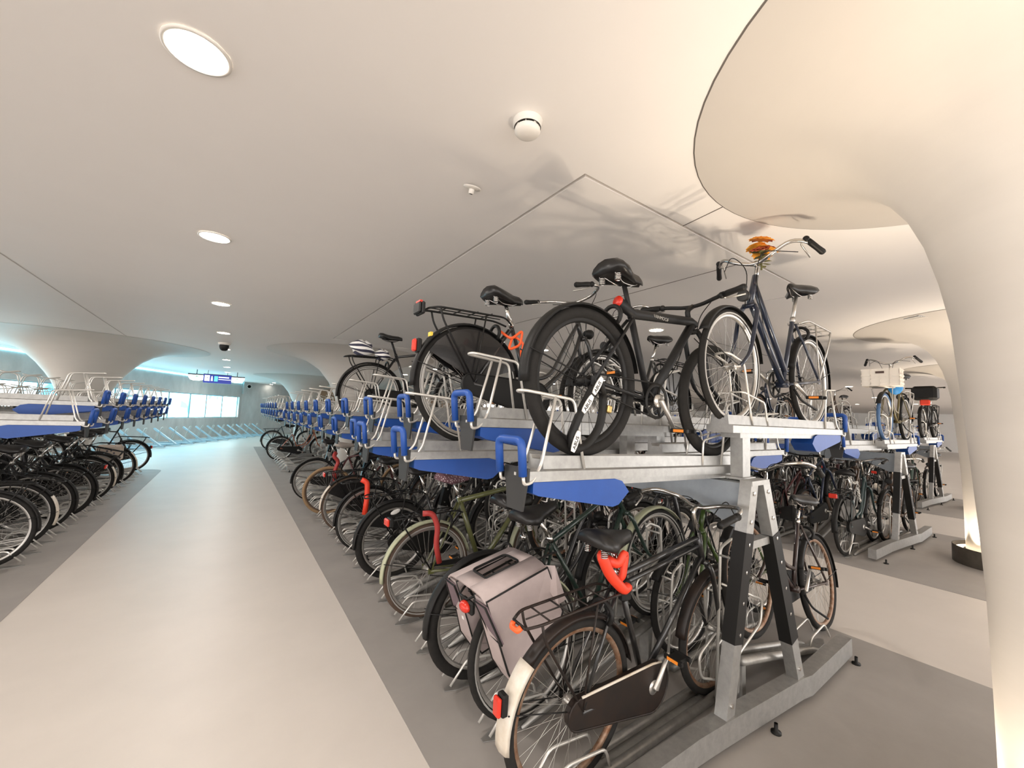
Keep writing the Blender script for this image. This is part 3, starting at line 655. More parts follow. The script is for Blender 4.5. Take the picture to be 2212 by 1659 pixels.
    for (sy, c_) in zip((-1, 1), cs):
        pd = MB(['black', 'orange'], False); o = BB+Vector((-sy*cv_*.17, sy*.095, -sy*sv*.17)); y0, y1 = (o.y, o.y+.095) if sy > 0 else (o.y-.095, o.y)
        pd.box((o.x-.042, y0, o.z-.011), (o.x-.026, y1, o.z+.011), 0, .004); pd.box((o.x+.026, y0, o.z-.011), (o.x+.042, y1, o.z+.011), 0, .004); pd.box((o.x-.026, y0+.02, o.z-.008), (o.x+.026, y1-.02, o.z+.008))
        for xx in (-.044, .042): pd.box((o.x+xx, y0+.02, o.z-.007), (o.x+xx+.002, y1-.02, o.z+.007), 1)
        k.add('pedal', pd, c_)
    ch = MB([casem if case else 'black']); 
    if case == 'full':
        P = []; r1, r2 = .112, .062
        for i in range(13): t = R_(-98+196*i/12); P.append((BB.x+r1*math.cos(t), BB.z+r1*math.sin(t)))
        for i in range(9): t = R_(98+164*i/8); P.append((-.015+r2*math.cos(t), R+r2*math.sin(t)))
        ch.prism(P, -.064, -.036, 0, sm=False)
        rim_ = [(x, -.064, z) for (x, z) in P]; ch.tube(rim_, .005, 5, closed=True); cc = k.add('chain_case', ch)
        if style == 'b0': e = MB(['white']); e.tube([(-.01, -.066, R+.066), (BB.x-.02, -.066, BB.z+.114), (BB.x+.05, -.066, BB.z+.104)], .0055, 6); k.add('edge_highlight', e, cc)  # whitish tube paints in the highlight along the case's upper edge
    elif case == 'half':
        ch.prism([(BB.x+.1, BB.z+.02), (BB.x+.07, BB.z+.085), (BB.x, BB.z+.108), (.06, R+.055), (.0, R+.05), (.0, R+.03), (BB.x, BB.z+.06)], -.058, -.04); k.add('chain_guard', ch)
        c2 = MB(['black']); c2.tube([(BB.x, -.046, BB.z+.088), (0, -.046, R+.035)], .004, 4); c2.tube([(BB.x, -.046, BB.z-.088), (0, -.046, R-.035)], .004, 4); k.add('chain', c2)
    else:
        c2 = MB(['black']); c2.tube([(BB.x, -.046, BB.z+.09), (0, -.046, R+.035)], .0045, 4); c2.tube([(BB.x, -.046, BB.z-.09), (0, -.046, R-.035)], .0045, 4); c2.lathe([(.04, -.05), (.04, -.042)], (0, 0, R), 18, axis='y'); k.add('chain', c2)
    if coat_guard:
        g = MB(['gloss'], False); P = [(.02, R+.02)]+[((R-.02)*math.cos(R_(t)), R+(R-.02)*math.sin(R_(t))) for t in range(20, 151, 13)]
        for sy in (-1, 1): g.prism(P, sy*.038-.0015, sy*.038+.0015)
        k.add('coat_guard', g)
    if rack:
        cr_ = carrier(k, rack, 2*R+.055, R=R)
        if rlight == 'rack': box_light(k, (-.325, 0, 2*R+.04), parent=cr_)
    if rlight == 'fender': t = R_(150 if style != 'b0' else 160); box_light(k, ((R+.03)*math.cos(t)-.02, 0, R+(R+.03)*math.sin(t)), s=(.02, .022, .04))
    if hlamp: head_light(k, (crown.x+.07, 0, crown.z+.06))
    if stand:
        s = MB(['black']); s.tube(bend([(BB.x-.05, .05, BB.z-.03), (BB.x-.09, .075, .18), (BB.x-.22, .12, .12)] if True else [], .03, 3), .008, 6); k.add('kickstand', s)
    lk = MB(['black']); t0 = [(.0+(.40)*math.cos(R_(62))+0, y, R+.36*math.sin(R_(62))) for y in (0,)]
    c0 = Vector((.165, 0, R+.335)); lk.tube([c0+Vector((.0, .055*math.cos(R_(a)), .05*math.sin(R_(a)))) for a in range(-50, 231, 20)], .011, 7); k.add('frame_lock', lk)
    return k

# ---------------------------------------------------------------- racks: frames, trays, floor gutters
COLS = ((2.45, 10.3), (2.55, 19.4), (CX2, 10.3), (CXL, 12.95))
def rack_row(key, cx, y0, kit, nl, nr, yl, yr, pitch, first_low_l, first_low_r, name, lname, rname, full_n, over_l={}, gl=0, gr=0):
    kit.put((cx, y0, 0), label='galvanised two tier rack frame with sloped legs, %s' % name, cat='bicycle rack')
    for (n, ys, side, low0, sname, gn) in ((nl, yl, -1, first_low_l, lname, gl), (nr, yr, 1, first_low_r, rname, gr)):
        for i in range(n):
            y = ys+pitch*i; low = (i % 2 == 0) == low0; z = ZLOW if low else ZHIGH
            xo = over_l.get(i, 1.42) if side < 0 else 1.58
            T = TRAY if low else TRAY_H
            if any(abs(y-cy) < .62 and abs(cx-c) < .6 for (c, cy) in COLS): continue
            if side < 0: T.put((cx-xo, y, z), (0, R_(1.6 if i in over_l and i == 0 else .6), 0), '%s galvanised tray with blue grip, %s, %s, %s from near end' % ('lower level' if low else 'raised', name, sname, ORD[i]), 'bicycle tray', 'upper trays of the '+name, full=i < full_n)
            else: T.put((cx+xo, y, z), (0, R_(-.3), math.pi), '%s galvanised tray with blue grip, %s, %s, %s from near end' % ('lower level' if low else 'raised', name, sname, ORD[i]), 'bicycle tray', 'upper trays of the '+name, full=i < full_n)
            if i < gn:
                (GUT if low else GUT_H).put((cx+side*1.44, y, .003), (0, 0, 0 if side < 0 else math.pi), 'galvanised floor gutter with wire hoop, %s, %s, %s from near end' % (name, sname, ORD[i]), 'floor gutter', 'floor gutters of the '+name, full=i < full_n)
rack_row('c', CX1, 1.05, FRAME_L, 40, 40, 1.30, 1.17, .41, True, False, 'central rack', 'wide aisle side', 'right aisle side', 12, {0: 1.425, 2: 1.585, 4: 1.565, 1: 1.43}, gl=40, gr=24)
rack_row('l', CXL, 5.3, FRAME_T, 16, 16, 5.7, 5.7, .4, True, True, 'left rack', 'far side', 'wide aisle side', 6, {}, gl=10, gr=16)
rack_row('s', CX2, 1.45, FRAME_S, 24, 24, 1.73, 1.62, .41, True, True, 'second rack', 'near side', 'rear side', 6, {}, gl=16, gr=10)
rack_row('t', CX3, 1.9, FRAME_S, 16, 16, 2.15, 2.05, .41, True, True, 'farthest rack', 'near side', 'rear side', 0, {}, gl=6, gr=4)

# ---------------------------------------------------------------- the bicycles one can tell apart
GL = MB  # short alias
def place(k, x, y, z, facing, label, color=(.012, .012, .013), lean=0, yawd=0, pitch=0, group=None, full=True):
    if pitch < -5: x += .078*facing; z += .01
    return k.put((x, y, z), (R_(lean), R_(pitch), R_(yawd)+(0 if facing > 0 else math.pi)), label, 'bicycle', group, color, full)
BLK = (.012, .0115, .0115)
B0 = bike(style='b0', wb=1.13, casem='rustblack', tail='white', rim='rust', rlight='fender', sad_h=1.0, seat_l=.60, bartop=1.07, rack='rustblack', hlamp=False, crank_a=68, fend='rustblack')
b0 = place(B0, 1.265, 1.30, .012, 1, 'worn black roadster with rusty rims and white rear mudguard, nearest on the floor', BLK, lean=2)
B1 = bike(style='opa', wb=1.12, fend='cream', line='white_line', rlight=None, sad_h=.99, seat_l=.58, bartop=1.10, case='half', fa1=128)
place(B1, 1.35, 1.71, .012, 1, 'dark green bicycle with cream mudguards under the grey double pannier', (.008, .022, .016), lean=-2, pitch=-12.5)
B2 = bike(style='oma', wb=1.14, tw=.03, R=.352, fend='black', rack=None, rlight=None, sad_h=1.0, bartop=1.12, dark=True, case=None)
place(B2, 1.32, 2.12, .012, 1, 'black fat tyred bicycle behind the one with the grey pannier', BLK, lean=1)
B3 = bike(style='opa', wb=1.13, fend='cream', tyre='brown_tyre', line='white_line', sadm='plum', sad_h=1.02, seat_l=.62, rlight='rack', tube=.021, bartop=1.12, case='half', paintm='paint')
place(B3, 1.33, 2.94, .012, 1, 'olive green framed bicycle with cream mudguards and star patterned saddle cover', (.10, .105, .035), lean=-1)
B4 = bike(style='low', wb=1.15, tw=.031, R=.352, fend='black', rlight=None, sad_h=.98, bartop=1.12, dark=True, case='full')
place(B4, 1.34, 3.76, .012, 1, 'black wide tyred bicycle with a white spoke reflector', BLK, lean=2)
B5 = bike(style='oma', wb=1.13, line='white_line', rlight=None, coat_guard=False, sad_h=.97, bartop=1.08)
place(B5, 1.34, 4.60, .012, 1, 'black bicycle with the bright red lock hanging behind its seat', BLK, lean=-1)
B6 = bike(style='oma', wb=1.13, line='white_line', tail='white', tyre='brown_tyre', rlight='rack', coat_guard=True, sad_h=.95)
place(B6, 1.34, 5.42, .012, 1, 'black bicycle with white mudguard tail in front of the tan tyred one', BLK, lean=1)
B7 = bike(style='opa', wb=1.10, tyre='tan_tyre', rim='brown_tyre', fend=None, rack=None, rlight=None, sadm='greyleather', sad_h=1.0, seat_l=.6, bar='straight', barm='black', case=None, hlamp=False)
place(B7, 1.27, 6.45, .012, 1, 'maroon bicycle with tan tyres and pale grey saddle', (.075, .012, .012), lean=-3)
B8 = bike(style='city', wb=1.12, line='white_line', rlight=None, rack=None, sad_h=.98)
place(B8, 1.25, 7.48, .012, 1, 'slim black bicycle last before the empty floor gutters', BLK, lean=1)
B9 = bike(style='oma', wb=1.12, rlight=None, rack=None, bar='straight', barm='black')
place(B9, 1.27, 13.5, .012, 1, 'copper framed bicycle standing alone beyond the empty gutters', (.42, .13, .06), full=True)
B10 = bike(style='opa', wb=1.12, rlight=None, seat_l=.62, sad_h=1.06, bar='straight', barm='black')
place(B10, 1.30, 16.7, .012, 1, 'black bicycle with rear carrier farthest along the wide aisle', BLK)
# upper tier
U0 = bike(style='sport', paintm='matte', wb=1.09, R=.34, tw=.028, fend='black', front_fend=False, rack=None, rlight=None, sad='comfort', sad_h=.90, seat_l=.47, bar='straight', barm='black', bartop=.875, dark=True, case=None, rim='black', post='black', hlamp=False, crank_a=-58, stand=False)
u0 = place(U0, 1.30, 1.30, ZLOW-.006, 1, 'matte black upright bicycle with thick straight top tube on the nearest upper tray', (.014, .014, .015), pitch=1.6)
U1 = bike(style='oma', wb=1.16, R=.348, tw=.022, line='white_line', coat_guard=True, sad_h=.93, post='chrome', rlight='fender', bartop=1.03, crank_a=10)
box_light(U1, (-.345, 0, 2*.348+.05), 'black', s=(.015, .05, .035)); U1.add('reflector', MB(['red'], False).box((-.352, -.03, .775), (-.335, .03, .79)))
U1.add('sticker', MB(['yellow'], False).box((-.272, -.018, .600), (-.258, .018, .624)))
u1 = place(U1, 1.16, 2.12, ZLOW-.004, 1, 'black step through bicycle with carrier and skirt guard on the third upper tray', BLK, pitch=.6)
U2 = bike(style='opa', wb=1.12, tw=.022, sad='sport', sad_h=1.02, post='black', rlight=None, bar='straight', barm='black', line='white_line', seat_l=.58)
u2 = place(U2, 1.27, 4.58, ZLOW-.004, 1, 'black bicycle with striped cloth on its carrier on an upper tray', BLK)
U3 = bike(style='low', wb=1.16, R=.338, tw=.018, fend='black', rim='alu', tyre='rubber', line='white_line', rack='alu', rlight=None, sad_h=1.0, sad='comfort', post='alu', bar='swept', bartop=1.035, barm='chrome', crank_a=30, case=None)
u3 = place(U3, 3.53, 1.17, ZHIGH-.034, -1, 'navy blue step through bicycle with flowers on its handlebar on a raised tray', (.010, .016, .035), yawd=0)
U4 = bike(style='oma', wb=1.12, R=.34, tyre='rubber', front_tyre='blue_tyre', bar='swept', bartop=1.13, rack='alu', paintm='paint', rlight=None)
u4 = place(U4, CX2+1.27, 1.62, ZLOW, -1, 'bronze step through bicycle with blue front tyre and white crate on the second rack', (.14, .11, .04))
U5 = bike(style='city', wb=1.12, tw=.028, bar='straight', barm='black', dark=True, rlight=None)
u5 = place(U5, CX3+1.2, 2.05, ZLOW, -1, 'black bicycle with big black bag on the farthest rack', BLK)
# right aisle side of the central rack
D0 = bike(style='oma', wb=1.13, sadm='leather', sad_h=.93, rim='rust', post='chrome', case='full', rack=None, casem='black', rlight=None, bartop=1.06, crank_a=-70)
place(D0, 3.84, 1.20, .012, -1, 'dark brown step through roadster parked from the right aisle, nearest to its end', (.030, .016, .014), lean=8, yawd=0, pitch=-12.5)
D1 = bike(style='opa', wb=1.12, seat_l=.60, bartop=1.12, rlight=None)
place(D1, 3.72, 1.60, .012, -1, 'bright olive green framed roadster behind the sloped rack legs', (.065, .115, .022), lean=2)
# left rack
def gen(style, **kw): return bike(style=style, **kw)
L_TAIL = gen('oma', tail='white', wb=1.12, rlight=None); L_PL = gen('opa', wb=1.12, rlight=None); L_FAT = gen('city', tw=.027, wb=1.12); L_ROD = gen('opa', wb=1.13, rlight='fender', seat_l=.66, sad_h=1.1, sad='sport', post='black', bar='straight', barm='black')
LL = [(5.66, L_PL, 'black roadster'), (6.22, L_TAIL, 'black bicycle with white mudguard tail'),
      (6.9, L_PL, 'black roadster'), (7.65, L_FAT, 'black wide tyred bicycle'), (8.6, L_TAIL, 'black bicycle with white mudguard tail'), (9.3, L_PL, 'black roadster'), (10.3, L_TAIL, 'black bicycle carrying the cream bag')]
for i, (y, kt, nm) in enumerate(LL):
    place(kt, -1.72+random.uniform(-.03, .03), y, .012, -1, '%s, left rack by the wide aisle, %s from near' % (nm, ORD[i]), random.choice([BLK, BLK, (.03, .03, .034), (.02, .012, .012)]), lean=random.uniform(-3, 3), group='bicycles in the left rack', pitch=-12.5 if round((y-5.7)/.4) % 2 else 0)
place(L_ROD, -1.74, 12.15, .012, -1, 'tall black bicycle with rear carrier at the far end of the left rack', BLK, lean=0)

# ---------------------------------------------------------------- the many look-alike bicycles
GEN = [gen('opa', wb=1.12, sad_h=1.0, line='white_line'), gen('oma', wb=1.13, sad_h=.97, coat_guard=True), gen('city', wb=1.12, bar='straight', barm='black', tw=.024), gen('low', wb=1.12, bar='swept', rack='alu', fend='black', sad_h=1.0), gen('opa', wb=1.10, tyre='brown_tyre', rack=None, bar='straight', seat_l=.6), gen('oma', wb=1.12, rim='rust', tail='white')]
GN = ['upright roadster', 'skirt guard bicycle', 'flat bar bicycle', 'alloy carrier bicycle', 'brown tyred bicycle', 'white tailed bicycle']
CC = [BLK, BLK, BLK, (.03, .03, .033), (.012, .02, .045), (.07, .012, .012), (.02, .045, .03), (.10, .10, .10), (.09, .05, .03), (.16, .10, .085), (.012, .03, .03)]
def fill(x, ys, facing, z, where, skip=(), full_n=0, group=None, jit=.05, hi=1):
    for i, y in enumerate(ys):
        if i in skip or any(abs(y-cy) < .5 and abs(x-c) < 1.6 for (c, cy) in COLS): continue
        g = random.randrange(len(GEN))
        place(GEN[g], x+random.uniform(-jit, jit)+(.05*facing if i % 2 == hi else 0), y, z, facing, '%s, %s, %s from near' % (GN[g], where, ORD[i]), random.choice(CC), lean=random.uniform(-3, 3), yawd=random.uniform(-1.5, 1.5), group=group, full=i < full_n, pitch=-12.5 if i % 2 == hi else 0)
fill(3.72, [1.17+.41*i for i in range(26)], -1, .012, 'central rack floor, right aisle side', skip=(0, 1, 9, 15, 21), full_n=9, hi=0, group='bicycles on the floor tier of the central rack')
fill(6.28, [1.73+.41*i for i in range(16)], 1, .012, 'second rack floor, near side', skip=(7, 12), full_n=7, group='bicycles on the floor tier of the second rack')
fill(8.62, [1.62+.41*i for i in range(10)], -1, .012, 'second rack floor, rear side', full_n=2, group='bicycles on the floor tier of the second rack')
fill(11.25, [2.15+.41*i for i in range(8)], 1, .012, 'farthest rack floor, near side', full_n=0, group='bicycles on the floor tier of the farthest rack')
fill(13.6, [2.05+.41*i for i in range(5)], -1, .012, 'farthest rack floor, rear side', full_n=0, group='bicycles on the floor tier of the farthest rack')
fill(-3.78, [5.7+.4*i for i in range(15)], 1, .012, 'left rack floor, far side', skip=(3, 7, 12, 13), full_n=0, group='bicycles in the left rack')
for i, (x, y, f, z, w) in enumerate(((3.62, 2.40, -1, ZLOW, 'upper tray of central rack beyond the navy bicycle'), (3.6, 6.09, -1, ZLOW, 'upper tray of central rack far behind the navy bicycle'), (8.66, 3.26, -1, ZLOW, 'upper tray of second rack behind the white crate'), (8.66, 5.72, -1, ZLOW, 'upper tray deep in the second rack'), (13.6, 3.7, -1, ZLOW, 'upper tray of farthest rack behind the black bag'))):
    place(GEN[(i*2+1) % 6], x, y, z, f, GN[(i*2+1) % 6]+' on an '+w, CC[i*2], full=i == 0)


# ---------------------------------------------------------------- things carried by or hung on the bicycles
def sleeve(name, pts, r, matn, label, cat='bicycle lock', extra=None, n=9, rad=.05):
    k = Kit(name); a = MB([matn]); Q = bend(pts, rad, 5); a.tube(Q, r, n, flat=.8); k.add('sleeve', a)
    if extra: c = Vector(extra); a = MB(['black'], False); a.box((c.x-.03, c.y-.02, c.z-.045), (c.x+.03, c.y+.02, c.z+.045), 0, .01); k.add('lock_body', a)
    return k.put((0, 0, 0), label=label, cat=cat)
sleeve('chain_lock', [(1.40, 1.26, .935), (1.37, 1.235, .96), (1.42, 1.225, .86), (1.50, 1.215, .79), (1.53, 1.22, .80)], .026, 'redlock', 'orange red sleeved lock hanging under the saddle of the nearest bicycle', extra=(1.535, 1.24, .775))
sleeve('chain_lock', [(1.42, 1.25, .93), (1.47, 1.225, .90), (1.515, 1.22, .96), (1.50, 1.225, .85), (1.49, 1.24, .83)], .021, 'redlock', 'orange red lock sleeve looped around the seat post of the nearest roadster')
sleeve('chain_lock', [(1.23, 2.86, .80), (1.30, 2.84, .80), (1.345, 2.83, .70), (1.335, 2.83, .57), (1.37, 2.83, .43)], .021, 'darkred', 'faded red sleeved lock hanging from the carrier of the olive green bicycle')
sleeve('chain_lock', [(1.22, 4.53, .80), (1.28, 4.51, .77), (1.285, 4.51, .60), (1.27, 4.51, .43)], .028, 'redlock', 'bright red sleeved lock hanging upright on the black bicycle carrier')
sleeve('chain_lock', [(1.34, 6.44, .90), (1.30, 6.40, .86), (1.38, 6.40, .78), (1.33, 6.40, .65), (1.34, 6.40, .50)], .034, 'darkred', 'dark red sleeved lock hanging from the saddle of the maroon bicycle')
sleeve('cable_lock', [(1.36, 2.10, 2.08), (1.42, 2.06, 2.03), (1.50, 2.05, 2.10), (1.485, 2.05, 2.0), (1.40, 2.06, 1.96), (1.44, 2.07, 2.06), (1.51, 2.05, 2.02), (1.50, 2.05, 1.95), (1.515, 2.05, 1.88)], .0085, 'orangered', 'orange red coiled cable lock around the seat tube of the step through bicycle', cat='cable lock', rad=.03)
k = Kit('cable_lock'); a = MB(['orangered']); a.tube([(0, 0, 0), (.01, 0, -.10)], .018, 10); k.add('lock_body', a); k.put((1.50, 2.045, 1.97), label='orange red lock cylinder at the end of the coiled cable', cat='cable lock')
# black folding chain lock with oval labels on the matte bicycle
k = Kit('chain_lock'); a = MB(['black']); a.tube(bend([(1.39, 1.262, 1.66), (1.345, 1.25, 1.74), (1.29, 1.245, 1.66), (1.235, 1.245, 1.58), (1.185, 1.25, 1.47), (1.20, 1.25, 1.415), (1.28, 1.25, 1.43), (1.36, 1.25, 1.51), (1.385, 1.255, 1.60), (1.39, 1.262, 1.66)], .05, 5), .019, 9); k.add('sleeve', a)
lk0 = k.put((0, 0, 0), label='black sleeved chain lock with white oval labels in the nearest upper rear wheel', cat='bicycle lock')
for i, (x, z, ang) in enumerate(((1.318, 1.695, 56), (1.258, 1.612, 53), (1.192, 1.452, 68))):
    a = MB(['label', 'black']); P = [(.048*math.cos(t)*(1.0), .0155*math.sin(t)) for t in [2*math.pi*j/20 for j in range(20)]]
    P = [(max(-.046, min(.046, p*1.25)), q) for (p, q) in P]; a.prism(P, -.002, .002)
    o = obj('label_plate', a, lk0, (x, 1.226, z), (0, -R_(ang), 0)); text('lettering', 'ABUS', .024, o, (-.034, -.0025, -.008), (R_(90), 0, 0), 'black')
a = MB(['brass', 'chrome'], False); a.box((-.014, -.012, -.022), (.014, .012, .012), 0, .004); a.tube(bend([(-.009, 0, .01), (-.009, 0, .04), (.009, 0, .04), (.009, 0, .01)], .01), .003, 6, 1); k = Kit('padlock'); k.add('body', a)
k.put((1.405, 1.24, 1.60), (0, R_(12), 0), label='small brass padlock on the black chain lock', cat='padlock')
fr0 = [c for c in u0.children if c.name.startswith('frame')][0]
text('lettering', 'VANMOOF', .026, fr0, (.46, -.0265, .725), (R_(90), 0, 0), 'alu')
fr1 = [c for c in u1.children if c.name.startswith('frame')][0]
# grey double pannier
k = Kit('pannier_bag')
for sy in (-1, 1):
    P = [(-.30, .795), (.14, .805), (.165, .58), (.10, .50), (-.10, .375), (-.225, .37), (-.265, .46)]
    a = MB(['bag']); y0, y1 = sorted((sy*.085, sy*.205)); n = len(P)
    V = [(x+(.0 if z > .7 else .01), sy*.09, z) for (x, z) in P]+[(x*.97, sy*(.185 if z > .7 else .225 if z > .42 else .20), z-.006) for (x, z) in P]
    a.add(V, [tuple(range(n)) if sy < 0 else tuple(range(n-1, -1, -1)), tuple(range(2*n-1, n-1, -1)) if sy < 0 else tuple(range(n, 2*n))]+[((i, i+n, (i+1) % n+n, (i+1) % n) if sy < 0 else ((i+1) % n, (i+1) % n+n, i+n, i)) for i in range(n)], 0, False); pk = k.add('side_bag', a)
    e = MB(['black']); e.tube([Vector(V[n+i]) for i in range(n)], .0055, 6, closed=True); e.tube([Vector(V[i]) for i in range(n)], .005, 6, closed=True); k.add('piping', e, pk)
    a = MB(['bagdark', 'black'], False); x0 = -.315
    Q = [(-.30, .775, .10), (-.30, .775, .20), (-.262, .60, .235), (-.252, .60, .12)]; V = [(x-.012, sy*y, z) for (x, z, y) in Q]+[(x+.002, sy*y, z) for (x, z, y) in Q]
    a.add(V, [(0, 1, 2, 3), (7, 6, 5, 4), (0, 4, 5, 1), (1, 5, 6, 2), (2, 6, 7, 3), (3, 7, 4, 0)]); a.tube([Vector(v) for v in V[:4]], .006, 6, 1, closed=True); k.add('flap', a, pk)
    a = MB(['bag', 'black'], False); Q = [(.10, .80, .10), (.175, .80, .20), (.185, .63, .232), (.12, .63, .236)]; V = [(x, sy*y, z) for (x, z, y) in Q]+[(x, sy*(y+.006), z) for (x, z, y) in Q]
    a.add(V, [(0, 1, 2, 3), (7, 6, 5, 4), (0, 4, 5, 1), (1, 5, 6, 2), (2, 6, 7, 3), (3, 7, 4, 0)]); k.add('flap', a, pk)
    if sy > 0:
        a = MB(['label'], False); [a.box((-.272+.012*j, .13+.03*j, .56), (-.262+.012*j, .15+.03*j, .60)) for j in (0, 1)]; k.add('reflective_patch', a, pk)
a = MB(['bag']); rings = []
for (y, z, dx) in ((-.185, .79, 0), (-.15, .815, 0), (-.10, .826, -.005), (-.068, .828, -.005)): rings.append([(-.30+dx, y, z), (.135, y, z), (.135, y, z-.012), (-.30+dx, y, z-.012)])
a.loft(rings); a.loft([[(x, -y, z) for (x, y, z) in r] for r in reversed(rings)])
for (x0, x1) in ((-.305, -.205), (.045, .135)): a.loft([[(x0, -.07, .828), (x1, -.07, .828), (x1, -.07, .816), (x0, -.07, .816)], [(x0, .07, .828), (x1, .07, .828), (x1, .07, .816), (x0, .07, .816)]])
tp = k.add('top_cover', a)
e = MB(['black']); e.tube(bend([(-.20, -.066, .829), (.042, -.066, .829), (.042, .066, .829), (-.20, .066, .829), (-.20, -.066, .829)], .03), .007, 6); k.add('piping', e, tp)
pb = k.put((1.39, 1.71, .04), (R_(-2), R_(-12.5), 0), label='faded grey pink double pannier over the carrier of the second bicycle', cat='pannier bag'); pb.scale = (.84, 1, .95)
k = Kit('tail_lamp'); a = MB(['red']); a.ball((0, 0, 0), (.024, .04, .026)); k.add('lens', a); a = MB(['black'], False); a.box((.005, -.05, -.03), (.03, .05, .03), 0, .008); k.add('housing', a)
k.put((.965, 1.70, .655), label='round red tail lamp under the grey pannier', cat='rear lamp')
k = Kit('reflector_clip'); a = MB(['orangered']); a.tube(bend([(0, -.025, .0), (-.012, -.02, -.012), (-.012, .02, -.012), (0, .025, 0)], .01), .011, 8); k.add('clip', a)
k.put((.955, 1.275, .758), label='orange reflector clip on the carrier end of the nearest bicycle', cat='reflector')
# spoke reflector
k = Kit('spoke_reflector'); a = MB(['label']); a.ball((0, 0, 0), (.05, .008, .022)); k.add('lens', a); k.put((1.33, 3.72, .62), (0, R_(-20), 0), label='white oval reflector in the spokes of the wide tyred bicycle', cat='reflector')
# flowers on the navy bicycle
k = Kit('flower_bunch')
rf = random.Random(3)
for (cx, cy, cz, rr, mt, tx, ty) in ((0, 0, .165, .062, 'petal', .5, -.2), (.015, -.035, .10, .055, 'petal', .9, .1), (-.055, -.01, .085, .045, 'petalred', .4, -.9), (.05, .02, .085, .05, 'petal', .3, .7), (.0, .03, .125, .05, 'petal', -.4, .2)):
    a = MB([mt, 'petalred'], False)
    for ring, (n, rad, lift) in enumerate(((11, 1.0, .12), (9, .72, .35), (6, .42, .6))):
        for j in range(n):
            t = 2*math.pi*(j+.5*ring)/n+rf.uniform(-.12, .12); L_ = rr*rad*1.25; w = rr*.36
            d = Vector((math.cos(t), math.sin(t), 0)); sdv = Vector((-math.sin(t), math.cos(t), 0)); u = Vector((0, 0, 1))
            pts = [d*.004, d*L_*.5+sdv*w+u*L_*lift*.7, d*L_*.82+sdv*w*.8+u*L_*lift, d*L_+u*L_*(lift-.1), d*L_*.82-sdv*w*.8+u*L_*lift, d*L_*.5-sdv*w+u*L_*lift*.7]
            mrot = Matrix.Rotation(tx*.5, 3, 'X') @ Matrix.Rotation(ty*.5, 3, 'Y')
            V = [mrot @ p for p in pts]; nrm = mrot @ Vector((0, 0, -.0018)); V2 = [v+nrm for v in V]
            V = [tuple(v+Vector((cx, cy, cz))) for v in V+V2]; a.add(V, [(0, 1, 2, 3, 4, 5), (11, 10, 9, 8, 7, 6)]+[(q, q+6, (q+1) % 6+6, (q+1) % 6) for q in range(6)], 0 if rf.random() > .12 else 1)
    a.ball((cx, cy, cz+.012), .011, 1, 8); k.add('blossom', a)
a = MB(['leaf'], False)
for j in range(16):
    t = j*2.4; z0 = .0+.006*j; rr = .055+.02*rf.random(); d = Vector((math.cos(t), math.sin(t), rf.uniform(-.5, .4))).normalized(); sdv = d.cross(Vector((0, 0, 1))).normalized()*.018
    p = Vector((0, 0, z0)); V = [p, p+d*rr*.5+sdv, p+d*rr, p+d*rr*.5-sdv]; V += [v+Vector((0, 0, -.0015)) for v in V]
    a.add([tuple(v) for v in V], [(0, 1, 2, 3), (7, 6, 5, 4), (0, 4, 5, 1), (1, 5, 6, 2), (2, 6, 7, 3), (3, 7, 4, 0)])
a.tube([(0, 0, -.03), (0, 0, .15)], .006, 6); k.add('foliage', a)
FLX = 2.735
k.put((FLX, 1.155, 2.575), label='bunch of orange artificial flowers tied to the navy bicycle handlebar', cat='flowers')
# striped cloth bundle on the far upper bicycle
k = Kit('cloth_bundle'); 
for (cx, cy, cz, rx, rz) in ((-.13, 0, .06, .13, .085), (.10, 0, .04, .09, .06)):
    a = MB(['navycloth', 'label']); rings = []
    for i in range(9):
        t = -1+2*i/8; q = math.sqrt(max(.02, 1-t*t)); rings.append([(cx+rx*q*math.cos(u)*(1+.15*math.sin(3*u+i)), cy+.085*q*math.sin(u), cz+rz*t+.012*math.sin(2*u+i)) for u in [2*math.pi*j/14 for j in range(14)]])
    for i in range(8): a.loft(rings[i:i+2], i % 2, cap=(i in (0, 7)))
    k.add('cloth', a)
k.put((1.27, 4.58, ZLOW+.775), (0, R_(8), 0), label='crumpled navy and white striped cloth on the carrier of an upper bicycle', cat='cloth')
# crate, blue bag, black bag
k = Kit('storage_crate'); a = MB(['crate'], False); X, Y, Z = .15, .20, .24
a.box((-X, -Y, 0), (X, Y, .012))
for (x0, y0, x1, y1) in ((-X, -Y, -X+.008, Y), (X-.008, -Y, X, Y), (-X, -Y, X, -Y+.008), (-X, Y-.008, X, Y)):
    a.box((x0, y0, .012), (x1, y1, Z))
for z in (.03, .085, .14, Z-.02): a.box((-X-.005, -Y-.005, z), (X+.005, -Y, z+.02)); a.box((-X-.005, -Y, z), (-X, Y, z+.02)); a.box((-X, Y, z), (X, Y+.005, z+.02)); a.box((X, -Y, z), (X+.005, Y, z+.02))
for t in (-.1, 0, .1): a.box((-X-.005, t-.006, 0), (-X, t+.006, Z)); a.box((t-.005, -Y-.005, 0), (t+.005, -Y, Z))
k.add('shell', a); a = MB(['brownleather'], False); a.box((-X-.007, -.045, Z-.065), (-X-.0055, .045, Z-.035)); k.add('hand_hole', a)
CRX = CX2+1.27-1.12-.06
k.put((CRX, 1.62, ZLOW+.765), (R_(0), R_(0), R_(3)), label='white plastic crate on the front carrier of the bronze bicycle', cat='crate')
k = Kit('front_carrier'); a = MB(['alu'])
for sy in (-.11, .11): a.tube(bend([(.10, sy*.6, -.42), (-.04, sy, -.02), (.12, sy, -.004), (-.13, sy, -.004)], .03), .006, 6)
for x in (-.12, -.04, .04, .11): a.tube([(x, -.11, -.004), (x, .11, -.004)], .005, 6)
